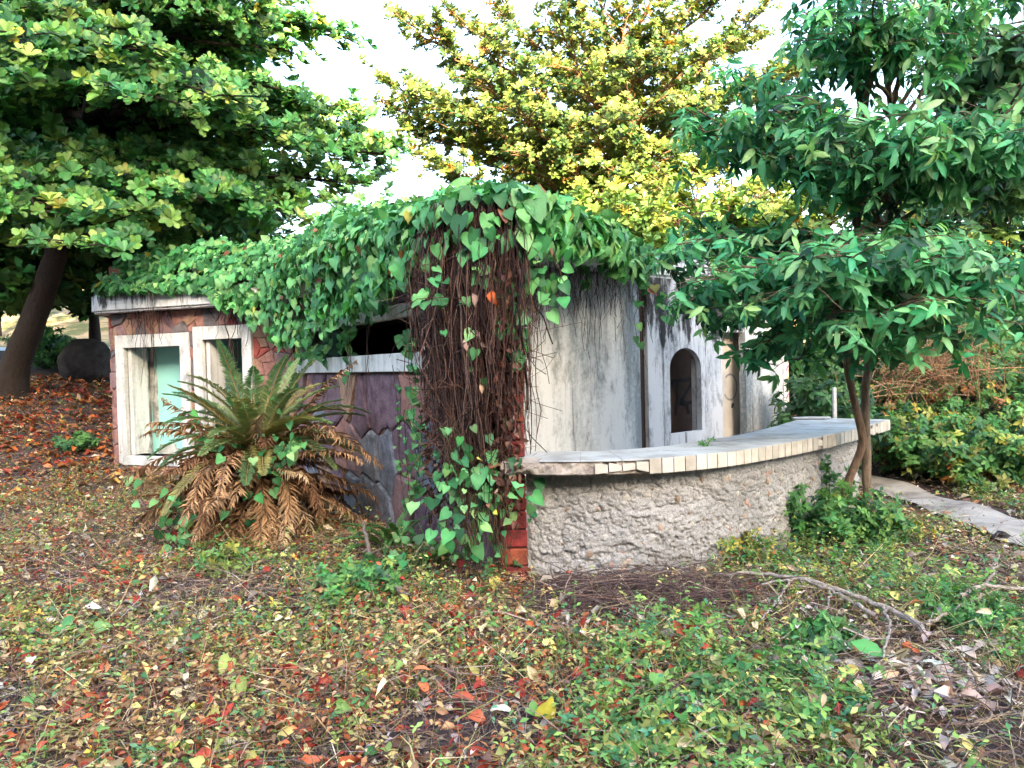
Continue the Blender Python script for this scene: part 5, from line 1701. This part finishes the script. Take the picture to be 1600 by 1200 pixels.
x, y = sample(620, 5.0, 9.5)
_, _, bare = zones(x, y)
k = (path_dist(x, y) > 0.7) & (rng.random(len(x)) < 0.75 - 0.5 * bare)
x, y = x[k], y[k]; n = len(x)
parts.append(instances(tv[3], place(x, y, np.abs(rng.normal(0, 0.06, n)) + 0.03), frames(rng.normal(0, 1, (n, 3)) * np.array([1, 0.8, 0.3]) + np.array([0, -0.3, -0.3]), np.array([0, -0.45, 0.8]) + rng.normal(0, 0.35, (n, 3))), rng.uniform(0.03, 0.07, n), pick_cols(rng, [(0.12, 0.26, 0.08), (0.22, 0.32, 0.10), (0.36, 0.36, 0.13), (0.42, 0.36, 0.20), (0.07, 0.19, 0.07)], [3, 3, 2, 1.2, 2], n)))
o = mesh_np('ground_cover', *cat_arr(parts), M['leaf'])
tagit(o, 'low green creeping plants covering the ground', None, None, 'stuff')


def ribbons(p, d, L, w, col, bend, rng):
    n = len(p)
    d = unit(d)
    q = unit(np.cross(d, rng.normal(size=(n, 3))))
    b = rng.normal(size=(n, 3)) * (bend * L)[:, None]
    m = p + d * (L / 2)[:, None] + b
    e = p + d * L[:, None]
    ww = w[:, None]
    V = np.stack([p - q * ww, p + q * ww, m - q * ww * 0.8, m + q * ww * 0.8, e - q * ww * 0.25, e + q * ww * 0.25], 1).reshape(-1, 3)
    k = np.arange(n) * 6
    F = np.concatenate([np.stack([k, k + 1, k + 3], -1), np.stack([k, k + 3, k + 2], -1), np.stack([k + 2, k + 3, k + 5], -1), np.stack([k + 2, k + 5, k + 4], -1)])
    return V, F, np.repeat(col, 6, axis=0)


# seedlings and tangled weed stalks
x, y = sample(13000, 5.0, 12)
green, red, bare = zones(x, y)
k = (path_dist(x, y) > 0.42) & (rng.random(len(x)) < np.clip(0.75 - 0.9 * bare, 0.08, 1))
x, y, green, red = x[k], y[k], green[k], red[k]; n = len(x)
p0 = place(x, y, 0.0)
H = np.clip(rng.gamma(2.6, 0.055, n), 0.04, 0.36)
lean = rng.normal(0, 0.35, (n, 2))
tip = p0 + np.concatenate([lean * H[:, None], H[:, None]], 1)
dryp = rng.random(n) < np.clip(0.35 + 0.4 * red - 0.3 * green + 0.2 * smooth(0.5, -1, x), 0.05, 0.85)
cg = pick_cols(rng, [(0.14, 0.26, 0.08), (0.24, 0.33, 0.11), (0.36, 0.40, 0.15), (0.08, 0.19, 0.07), (0.10, 0.24, 0.12)], [3, 3, 2, 2, 1.5], n)
cd = pick_cols(rng, [(0.42, 0.32, 0.15), (0.30, 0.16, 0.07), (0.34, 0.10, 0.05), (0.48, 0.40, 0.20), (0.20, 0.12, 0.07)], [3, 2, 2, 2, 1], n)
cp = np.where(dryp[:, None], cd, cg)
parts = [ribbons(p0, tip - p0, H, rng.uniform(0.0012, 0.0024, n), np.where(dryp[:, None], cd * 0.8, cg * 0.8 + np.array([0.06, 0.03, 0.0])), rng.uniform(0.03, 0.12, n), rng)]
for j in range(6):
    f = rng.uniform(0.25, 1.05, n)[:, None]
    pos = p0 + (tip - p0) * f + rng.normal(0, 0.012, (n, 3))
    a = rng.uniform(0, 6.283, n)
    d_ = np.stack([np.cos(a), np.sin(a), rng.uniform(-0.5, 0.6, n)], -1)
    m = y < 4.4
    for T_, mm in ((T_OV_S, m), (T_SMALL, ~m)):
        parts.append(instances(T_, pos[mm], frames(d_[mm], np.array([0, -0.1, 1.0]) + rng.normal(0, 0.4, (mm.sum(), 3))), (rng.uniform(0.018, 0.048, n))[mm], cp[mm] * rng.uniform(0.8, 1.2, (mm.sum(), 1))))
o = mesh_np('weed_tangle', *cat_arr(parts), M['leaf'])
tagit(o, 'tangled straw, green and rust coloured seedlings over the clearing', None, None, 'stuff')
x, y = sample(13000, 5.0, 12)
green, red, bare = zones(x, y)
k = (path_dist(x, y) > 0.6) & (rng.random(len(x)) < 0.8)
x, y = x[k], y[k]; n = len(x)
paths = None
L_ = rng.uniform(0.15, 0.5, n)
dv = rng.normal(0, 1, (n, 3)) * np.array([1, 0.8, 0.35]); dv[:, 2] = np.abs(dv[:, 2]) * 0.7
col = pick_cols(rng, [(0.40, 0.30, 0.16), (0.26, 0.15, 0.09), (0.50, 0.42, 0.26), (0.16, 0.09, 0.07), (0.30, 0.32, 0.12)], [3, 3, 2, 3, 2], n, 0.2)
V, F, C = ribbons(place(x, y, 0.01), dv, L_, rng.uniform(0.0016, 0.0034, n), 1.15 * col, rng.uniform(0.06, 0.22, n), rng)
V[:, 2] = np.maximum(V[:, 2], gh(V[:, 0], V[:, 1]) + 0.006)
o = mesh_np('dry_stalks', V, F, C, M['stem'])
tagit(o, 'arching dry stalks of dead creepers over the litter', None, None, 'stuff')

# twigs and dry stems
x, y = sample(52000, 6.0)
green, red, bare = zones(x, y)
keep = (rng.random(len(x)) < 0.40 + 0.6 * np.clip(bare, 0, 1)) & (path_dist(x, y) > 0.5)
x, y, bare = x[keep], y[keep], bare[keep]; n = len(x)
pos = place(x, y, rng.exponential(0.035, n) + 0.008)
dv = rng.normal(0, 1, (n, 3)) * np.array([1, 0.8, 0.25])
col = pick_cols(rng, [(0.13, 0.085, 0.075), (0.22, 0.16, 0.13), (0.07, 0.045, 0.042), (0.36, 0.29, 0.24), (0.30, 0.24, 0.10)], [3, 2.5, 3, 1, 0.8], n, 0.2)
o = mesh_np('twigs', *ribbons(pos, dv, rng.uniform(0.06, 0.34, n), rng.uniform(0.0013, 0.0034, n) * (1 + 0.4 * bare), 1.25 * col, rng.uniform(0.03, 0.16, n), rng), M['stem'])
tagit(o, 'tangle of thin dry twigs and stems on the ground', None, None, 'stuff')

# grass
x, y = sample(52000, 5.5)
green, red, bare = zones(x, y)
clump = fbm(np.stack([x, y, x * 0 + 5.5], -1), 2.2, 2)
keep = (rng.random(len(x)) < smooth(0.36, 0.50, clump) * 0.9 + 0.05) & (path_dist(x, y) > 0.55) & (rng.random(len(x)) > bare * 0.8)
x, y = x[keep], y[keep]; n = len(x)
dv = rng.normal(0, 0.55, (n, 3)) * np.array([1, 1, 0.2]) + np.array([0, 0, 0.8])
col = pick_cols(rng, [(0.10, 0.18, 0.05), (0.17, 0.23, 0.07), (0.30, 0.27, 0.11), (0.06, 0.13, 0.04), (0.34, 0.24, 0.12)], [3, 3, 2, 2, 1.5], n)
o = mesh_np('grass', *ribbons(place(x, y, 0), dv, rng.uniform(0.05, 0.19, n), rng.uniform(0.0014, 0.0032, n), col, rng.uniform(0.05, 0.2, n), rng), M['leaf'])
tagit(o, 'thin scattered grass blades and stalks', None, None, 'stuff')

# ------------------------------------------------------------------ single plants, branches and other things
def weed(name, label, px, py, hgt, wid, nst, leafT, lsz, pal, w, seed, cat='plant', group=None, Y=None, density=7, stemc=(0.10, 0.11, 0.05), mat='leaf'):
    rg = np.random.default_rng(seed)
    b = G(px, py) if Y is None else np.array([*P(px, py, Y)[:2], 0])
    b[2] = float(gh(b[0], b[1]))
    t = empty(name, b, label, cat, group)
    sp, pos, ax = [], [], []
    for k in range(nst):
        a = rg.uniform(0, 2 * math.pi); r_ = wid * math.sqrt(rg.random())
        root = b + np.array([math.cos(a) * r_ * 0.35, math.sin(a) * r_ * 0.35, -0.02])
        tip = b + np.array([math.cos(a) * r_, math.sin(a) * r_, hgt * rg.uniform(0.5, 1.0) * (1 - 0.35 * (r_ / wid) ** 2)])
        pth = bez(root, root * 0.5 + tip * 0.5 + np.array([0, 0, hgt * 0.15]), tip, 8)
        sp.append((pth, np.linspace(0.005, 0.002, 8)))
        for q in rg.integers(2, 8, density):
            pos.append(pth[q] + rg.normal(0, 0.02, 3)); ax.append(unit(np.array([math.cos(a), math.sin(a), 0]) * 0.5 + np.array([0, -0.25, 0.75]) + rg.normal(0, 0.3, 3)))
    pos, ax = np.array(pos), np.array(ax)
    mesh_np('stems', *tubes(sp, 4, stemc, 0.15, rg), M['stem'], t)
    col = pick_cols(rg, pal, w, len(pos))
    scatter_parts(t, 'leaf_spray', 'foliage', leafT, pos, axis_frames(rg, ax), rg.uniform(lsz[0], lsz[1], len(pos)), col, M[mat], 0, None, None, rg)
    return t


WG = [(0.055, 0.15, 0.05), (0.08, 0.20, 0.065), (0.12, 0.25, 0.08), (0.04, 0.11, 0.05)]
WY = [(0.16, 0.22, 0.06), (0.24, 0.27, 0.08), (0.38, 0.34, 0.09), (0.30, 0.14, 0.05)]
weed('leafy_weed', 'lush dark green weed against the counter front beside the twin trunks', 1240, 850, 0.62, 0.42, 34, T_SPRAY_O, (0.055, 0.10), WG, [3, 3, 2, 2], 201)
weed('leafy_weed', 'weed climbing the counter wall behind the crooked trunk', 1290, 830, 0.80, 0.34, 30, T_SPRIG, (0.05, 0.09), WG, [3, 2, 1, 3], 202)
weed('leafy_weed', 'yellowing reddish weed at the foot of the counter front', 1150, 885, 0.36, 0.30, 30, T_SPRIG, (0.030, 0.055), WY + WG[:2], [3, 2, 1, 2, 2, 1], 203)
weed('leafy_weed', 'bright green feathery weed clump near the right edge', 1520, 985, 0.26, 0.36, 46, T_SPRIG, (0.03, 0.055), WG, [2, 3, 3, 1], 204)
weed('leafy_weed', 'pale green bushy weed in front of the cycad skirt', 350, 905, 0.30, 0.26, 26, T_SPRIG, (0.045, 0.075), WY[:2] + WG[1:3], [3, 2, 2, 2], 205)
weed('leafy_weed', 'low green weed with broad leaves left of the vine heap', 560, 935, 0.30, 0.40, 26, T_SPRAY_O, (0.05, 0.09), WG + WY[:1], [3, 3, 2, 2, 1], 206)
weed('leafy_weed', 'green three leaved weed patch in the right foreground', 1180, 1100, 0.20, 0.60, 48, T_TRI, (0.040, 0.070), WG + WY[:2], [2, 3, 3, 1, 3, 1], 207, density=6)
weed('leafy_weed', 'yellow green weed patch at the bottom beside the red leaves', 1030, 1150, 0.18, 0.42, 30, T_TRI, (0.040, 0.070), WY[:2] + WG[1:3], [3, 2, 2, 2], 208, density=6)
weed('leafy_weed', 'dark green weed clump on the litter below the grey branch', 1290, 1020, 0.20, 0.24, 22, T_SPRAY_O, (0.05, 0.085), WG, [3, 3, 2, 2], 209)
weed('leafy_weed', 'small dark weed on the orange leaves left of the stone wall', 120, 705, 0.35, 0.45, 24, T_SPRAY_O, (0.06, 0.10), WG, [3, 2, 1, 3], 210)
weed('leafy_shrub', 'dark vine hung shrub behind the right end of the counter', 1290, 690, 1.75, 0.75, 60, T_SPRAY_O, (0.09, 0.15), DARKG[:4], [2, 3, 2, 2], 211, 'shrub', None, 9.9, 9)
weed('leafy_shrub', 'green shrub on the bank right of the twin trunks', 1440, 760, 1.0, 0.75, 60, T_SPRAY_O, (0.08, 0.13), WG + WY[:2], [3, 3, 2, 2, 1, 1], 212, 'shrub', None, 9.9, 9)
weed('leafy_shrub', 'leafy shrub with yellow leaves at the right edge beyond the path', 1585, 760, 0.95, 0.95, 70, T_SPRAY_O, (0.08, 0.13), WG + WY[:3], [3, 3, 2, 2, 1, 1, 0.6], 213, 'shrub', None, 9.6, 9)
weed('leafy_shrub', 'tall dark shrub closing the gap behind the white post', 1300, 650, 2.3, 1.0, 80, T_SPRAY_O, (0.12, 0.20), DARKG[:4] + WG[:1], [2, 3, 2, 2, 1], 221, 'shrub', None, 12.6, 9)
weed('leafy_shrub', 'tall leafy thicket behind the dry creeper mound', 1440, 600, 2.6, 1.6, 110, T_SPRAY_O, (0.13, 0.21), DARKG[:4] + WG[:2], [2, 3, 2, 2, 1, 1], 222, 'shrub', None, 14.0, 9)
weed('leafy_shrub', 'dark thicket at the right edge behind the bank', 1580, 600, 2.6, 1.5, 110, T_SPRAY_O, (0.13, 0.21), DARKG[:4] + WG[:1], [2, 3, 2, 2, 1], 223, 'shrub', None, 13.2, 9)
weed('leafy_weed', 'green weed hiding the base of the twin trunks', 1338, 862, 0.62, 0.42, 60, T_SPRAY_O, (0.045, 0.085), WG + WY[:1], [3, 3, 2, 2, 1], 224)
weed('leafy_weed', 'yellowing weed right of the twin trunks by the path', 1400, 850, 0.26, 0.34, 30, T_SPRIG, (0.035, 0.065), WG[:2] + WY, [2, 2, 2, 2, 1, 1], 225)
weed('leafy_shrub', 'small green bush by the road beyond the leaning trunk', 60, 560, 1.0, 1.2, 40, T_SPRAY_O, (0.14, 0.24), WG, [3, 3, 2, 2], 214, 'shrub', None, 25.5, 8)
weed('leafy_shrub', 'grassy green bush in front of the boulder', 105, 575, 0.7, 1.3, 50, T_SPRIG, (0.10, 0.18), WG, [3, 3, 2, 2], 215, 'shrub', None, 20.5, 8)
weed('counter_weed', 'thin pale seedling growing from a crack behind the counter top', 1078, 700, 0.50, 0.05, 3, T_SPRIG, (0.05, 0.08), WG[1:3], [1, 1], 216, 'plant', None, 7.0, 5).location.z = 0.60
w_ = weed('counter_weed', 'tiny green weed sprouting on the counter top', 1100, 700, 0.08, 0.07, 5, T_SPRIG, (0.02, 0.035), WG[1:3], [1, 1], 217, 'plant', None, 6.35, 4); w_.location.z = ZT

# fern by the stone wall
def fern(label, px, py, Y, nf, L, seed):
    rg = np.random.default_rng(seed)
    b = P(px, py, Y); b[2] = float(gh(b[0], b[1]))
    t = empty('fern', b, label, 'fern')
    for k in range(nf):
        fr = frond(rg.uniform(0, 6.28), rg.uniform(0.5, 1.2), L * rg.uniform(0.7, 1.1), rg.uniform(1.0, 1.9), 0.055, 34, (AR([0.06, 0.16, 0.05]), AR([0.10, 0.22, 0.07]), (0.10, 0.12, 0.05)), False, seed * 7 + k, b + rg.normal(0, 0.05, 3) * np.array([1, 1, 0.2]))
        mesh_np('frond', *fr, M['leaf'], t, False)
fern('fern with narrow green fronds at the foot of the purple slabs', 615, 830, 7.0, 16, 0.60, 3)
fern('fern beside the dry vine curtain', 665, 850, 6.3, 12, 0.50, 4)


def branch(name, label, paths_px, col, cat='branch'):
    ps = []
    for pts, r0, r1 in paths_px:
        q = []
        for px, py, h in pts:
            g = G(px, py + h * 150); g[2] = float(gh(g[0], g[1])) + h + 0.08
            q.append(g)
        q, _ = spline(np.array(q), 26)
        q[1:-1] += rng.normal(0, 0.006, (24, 3))
        ps.append((q, np.linspace(r0, r1, 26) * 1.45))
    V, F, C = tubes(ps, 7, col, 0.1, rng)
    b = ps[0][0][0]
    o = mesh_np(name, V, F, C, M['bark'])
    return tagit(o, label, cat)


branch('dead_branch', 'long pale dead branch lying across the ground right of the counter', [
    ([(1115, 918, .03), (1180, 917, .05), (1240, 925, .06), (1300, 942, .05), (1360, 965, .04), (1420, 990, .03), (1450, 1020, .02)], 0.008, 0.013),
    ([(1190, 935, .03), (1250, 930, .05), (1310, 952, .04), (1370, 985, .02)], 0.006, 0.009),
    ([(1300, 945, .04), (1290, 985, .03), (1285, 1010, .02)], 0.005, 0.003), ([(1380, 970, .04), (1390, 1010, .08), (1380, 1060, .03)], 0.007, 0.004),
    ([(1240, 925, .05), (1215, 960, .05), (1190, 990, .02)], 0.005, 0.003)], (0.42, 0.36, 0.31))
branch('dead_branch', 'forked grey stick near the right edge of the clearing', [([(1500, 960, .08), (1540, 945, .10), (1600, 950, .08), (1660, 955, .05)], 0.010, 0.007), ([(1540, 945, .10), (1555, 920, .16), (1562, 900, .2)], 0.007, 0.003)], (0.36, 0.30, 0.26))
branch('dead_branch', 'crooked bare stick standing in weeds left of the vine heap', [([(640, 955, .02), (610, 925, .05), (582, 895, .10), (574, 862, .24), (570, 840, .32)], 0.016, 0.010)], (0.24, 0.18, 0.15))
branch('dead_branch', 'pale broken stick sloping beside the clump of feathery weed', [([(1445, 1000, .03), (1500, 975, .06), (1560, 945, .06)], 0.007, 0.005)], (0.40, 0.33, 0.26))
branch('dead_branch', 'leaning brown branch stub in front of the dry vine', [([(690, 830, .30), (672, 800, .42), (655, 770, .50)], 0.020, 0.011)], (0.16, 0.10, 0.075))

# heap of brown twigs before the counter
heap_c = [(1010, 930, 0.42), (1090, 945, 0.28), (930, 945, 0.28)]
hp_, = [[]]
for px, py, r_ in heap_c:
    c = G(px, py)
    for k in range(420):
        a = c + rng.normal(0, r_, 3) * np.array([0.8, 0.5, 0]); a[2] = float(gh(a[0], a[1])) + abs(rng.normal(0, 0.05)) + 0.01
        d_ = rng.normal(0, 0.16, 3) * np.array([1.3, 0.7, 0.3])
        hp_.append((bez(a - d_, a + np.array([0, 0, abs(rng.normal(0, 0.07))]) + rng.normal(0, 0.06, 3), a + d_, 6), np.full(6, rng.uniform(0.0012, 0.0032))))
o = mesh_np('twig_heap', *cat_arr([tubes(hp_[q::3], 3, c_, 0.2, rng) for q, c_ in enumerate([(0.085, 0.05, 0.05), (0.15, 0.095, 0.085), (0.24, 0.17, 0.14)])]), M['stem'])
tagit(o, 'heap of fine brown twigs below the counter front', None, None, 'stuff')

# bank of creepers to the right of the path
n = 6600
x = rng.uniform(4.6, 11.0, n); y = rng.uniform(9.0, 13.6, n)
k = (path_dist(x, y) > 0.5) & ~inpoly(x, y, BPOLY)
x, y = x[k], y[k]; n = len(x)
bh = np.abs(rng.normal(0, 0.22, n)) + 0.55 * smooth(9.4, 11.2, y) * rng.random(n) + 0.35 * np.clip(fbm(np.stack([x, y, x * 0 + 2], -1), 1.3, 3) - 0.3, 0, 1) * 1.4
pos = place(x, y, bh)
col = pick_cols(rng, WG + WY + [(0.20, 0.10, 0.05)], [3, 3, 1.5, 2.5, 1.2, 0.8, 0.7, 0.5, 0.8], n)
axb = unit(np.array([-0.1, -0.6, 0.6]) + rng.normal(0, 0.4, (n, 3)))
o = mesh_np('creeper_bank', *cat_arr([instances(T_SPRAY_O[q], pos[q::5], axis_frames(rng, axb[q::5]), rng.uniform(0.07, 0.125, len(pos[q::5])), col[q::5]) for q in range(5)]), M['leaf'])
tagit(o, 'green and yellow creepers smothering the bank beyond the path', None, None, 'stuff')
ps = []
for k in range(420):
    c = P(rng.normal(1465, 48), rng.normal(578, 28), rng.uniform(10.4, 11.6))
    d_ = rng.normal(0, 0.26, 3) * np.array([1.2, 0.5, 0.7])
    ps.append((bez(c - d_, c + np.array([0, 0, abs(rng.normal(0, 0.28))]), c + d_ + np.array([0, -0.1, -0.12]), 7), np.full(7, rng.uniform(0.002, 0.007))))
dv_ = mesh_np('dry_creeper', *cat_arr([tubes(ps[q::3], 3, c_, 0.2, rng) for q, c_ in enumerate([(0.22, 0.11, 0.06), (0.36, 0.20, 0.11), (0.46, 0.30, 0.18)])]), M['stem'])
tagit(dv_, 'mound of dry reddish brown creeper stems on the bank', 'vine')

# boulder under the big tree
bc = P(135, 560, 18.5)
bm = bmesh.new(); bmesh.ops.create_icosphere(bm, subdivisions=4, radius=1.0)
co = np.array([v.co[:] for v in bm.verts])
dd = 1 + 0.5 * (fbm(co + 5, 1.2, 4) - 0.45) + 0.15 * (fbm(co, 4, 3) - 0.45)
for v, k in zip(bm.verts, dd): v.co = Vector((v.co.x * 0.62 * k, v.co.y * 0.6 * k, v.co.z * 0.62 * k))
me = bpy.data.meshes.new('boulder'); bm.to_mesh(me); bm.free()
for p_ in me.polygons: p_.use_smooth = True
o = link('boulder', me, M['rock']); o.location = (bc[0], bc[1], float(gh(bc[0], bc[1])) + 0.38)
tagit(o, 'black rounded boulder in the shade behind the left wall', 'rock')

# short white post beyond the counter, broken slab piece on the counter, rubbish on the path
pp = P(1304, 640, 9.25)
o = boxes('post', [(Wxy, pp[0] - 0.022, pp[0] + 0.022, -0.2, 1.33, pp[1] - 0.022, pp[1] + 0.022)], M['plaster_right'], None, 0.008)
tagit(o, 'slim white post standing behind the right end of the counter', 'post')
c1_ = gp(1240, 657, ZT); 
pl = [c1_ + v_ for v_ in (np.array([0.0, 0.0]), np.array([0.42, -0.02]), np.array([0.44, 0.10]), np.array([0.20, 0.16]), np.array([0.02, 0.12]))]
o = prism('broken_tile', pl, ZT + 0.016, ZT + 0.030, M['tile_top'], None)
tagit(o, 'loose broken slab piece lying on the far end of the counter', 'tile')
o2 = prism('mortar_lump', [c1_ + v_ for v_ in (np.array([0.03, 0.02]), np.array([0.36, 0.01]), np.array([0.34, 0.08]), np.array([0.1, 0.1]))], ZT + 0.005, ZT + 0.0155, M['slab'], o)
g_ = G(1555, 846)
bm = bmesh.new()
for k in range(7):
    for j in range(5):
        bm.verts.new((g_[0] - 0.10 + 0.033 * k, g_[1] - 0.07 + 0.035 * j, float(gh(g_[0], g_[1])) + 0.045 + rng.uniform(-0.02, 0.045)))
bm.verts.ensure_lookup_table()
for k in range(6):
    for j in range(4): bm.faces.new((bm.verts[k * 5 + j], bm.verts[k * 5 + j + 1], bm.verts[k * 5 + j + 6], bm.verts[k * 5 + j + 5]))
me = bpy.data.meshes.new('plastic_scrap'); bm.to_mesh(me); bm.free()
o = link('plastic_scrap', me, M['black_plastic']); md = o.modifiers.new('thickness', 'SOLIDIFY'); md.thickness = 0.004
tagit(o, 'crumpled black plastic scrap beside the path', 'litter')

# large single leaves that stand out on the ground
def big_leaf(label, px, py, sz, col, T, h, d=(0.3, -0.6, 0.1), nrm=(0.1, -0.5, 0.85), mat='leaf', cat='leaf', name='fallen_leaf'):
    g = G(px, py); g[2] = float(gh(g[0], g[1]))
    v_, f_, c_ = instances(T, np.array([[0, 0, 0.0]]), frames(np.array([d], float), np.array([nrm], float)), np.array([sz]), np.array([col]))
    o = mesh_np(name, v_, f_, c_, M[mat])
    o.location = (g[0], g[1], g[2] + h)
    tagit(o, label, cat)
HG = (0.13, 0.27, 0.08)
big_leaf('broad green heart shaped leaf low in the left foreground', 95, 1000, 0.14, (0.10, 0.26, 0.09), T_HEART, 0.10, (0.6, -0.3, 0.1), name='heart_leaf')
big_leaf('green heart leaf right of the broadest left one', 150, 1005, 0.10, (0.18, 0.32, 0.12), T_HEART, 0.10, (0.7, 0.2, 0.1), name='heart_leaf')
big_leaf('pale yellow green heart leaf upright in the left foreground', 360, 1062, 0.095, (0.30, 0.37, 0.11), T_HEART, 0.12, (-0.3, -0.5, -0.5), (0.1, -0.9, 0.4), name='heart_leaf')
big_leaf('pale green heart leaf just below the upright one', 372, 1095, 0.095, (0.28, 0.36, 0.11), T_HEART, 0.10, (0.4, -0.5, -0.4), (0.0, -0.9, 0.4), name='heart_leaf')
big_leaf('dark red curled leaf at the bottom left of centre', 315, 1150, 0.12, (0.26, 0.03, 0.025), T_DEAD[0], 0.05, (0.8, 0.1, 0.1), mat='leaf_dry')
big_leaf('ribbed red brown leaf lying in the centre foreground', 705, 1112, 0.12, (0.40, 0.09, 0.05), T_DEAD[1], 0.06, (0.9, 0.0, 0.0), mat='leaf_dry')
big_leaf('long cream dead leaf standing in the centre foreground', 825, 1085, 0.15, (0.62, 0.55, 0.34), T_LANCE, 0.14, (0.45, 0.1, -0.75), (0, -0.9, 0.3), mat='leaf_dry')
big_leaf('whitish rolled dead leaf left of the long cream leaf', 765, 1130, 0.11, (0.66, 0.62, 0.50), T_DEAD[2], 0.05, (0.9, 0.0, 0.05), mat='leaf_dry')
big_leaf('yellow folded leaf in the centre foreground', 850, 1150, 0.10, (0.55, 0.50, 0.12), T_HEART, 0.08, (0.3, -0.2, 0.6), (0.3, -0.8, 0.2))
big_leaf('brown ridged leaf right of the yellow folded leaf', 950, 1140, 0.10, (0.28, 0.085, 0.035), T_DEAD[3], 0.06, (0.5, 0.2, 0.5), mat='leaf_dry')
big_leaf('cream leaf resting on the twig heap', 1030, 950, 0.10, (0.62, 0.50, 0.36), T_DEAD[0], 0.10, (0.2, -0.3, -0.6), (0.2, -0.8, 0.4), mat='leaf_dry')
big_leaf('pale peach leaf against the foot of the counter front', 1050, 915, 0.11, (0.66, 0.50, 0.26), T_HEART, 0.08, (0.5, -0.2, -0.4), (0.1, -0.9, 0.4), mat='leaf_dry')
big_leaf('large bright green leaf among the weeds right of centre', 1330, 1050, 0.17, (0.10, 0.30, 0.10), T_OVAL, 0.16, (0.6, -0.5, -0.1), (-0.1, -0.6, 0.8))
big_leaf('orange brown curled leaf by the pale dead branch', 1420, 965, 0.11, (0.48, 0.17, 0.06), T_DEAD[1], 0.08, (0.7, -0.2, 0.1), mat='leaf_dry')
# drift of big grey dead leaves on the right
k = 0
c = G(1430, 1060)
n = 90
pos = np.stack([c[0] + rng.normal(0, 0.22, n), c[1] + rng.normal(0, 0.22, n), np.zeros(n)], -1); pos[:, 2] = gh(pos[:, 0], pos[:, 1]) + np.abs(rng.normal(0, 0.03, n)) + 0.02
o = mesh_np('dead_leaf_drift', *cat_arr([instances(T_DEAD[q], pos[q::4], frames(rng.normal(0, 1, (len(pos[q::4]), 3)) * np.array([1, 1, 0.35]), np.array([0, -0.3, 0.9]) + rng.normal(0, 0.35, (len(pos[q::4]), 3))), rng.uniform(0.07, 0.14, len(pos[q::4])), pick_cols(rng, [(0.52, 0.46, 0.42), (0.40, 0.33, 0.29), (0.60, 0.56, 0.52), (0.30, 0.22, 0.18)], [3, 2, 2, 1], len(pos[q::4]))) for q in range(4)]), M['leaf_dry'])
tagit(o, 'drift of large grey dead leaves in the right foreground', None, None, 'stuff')
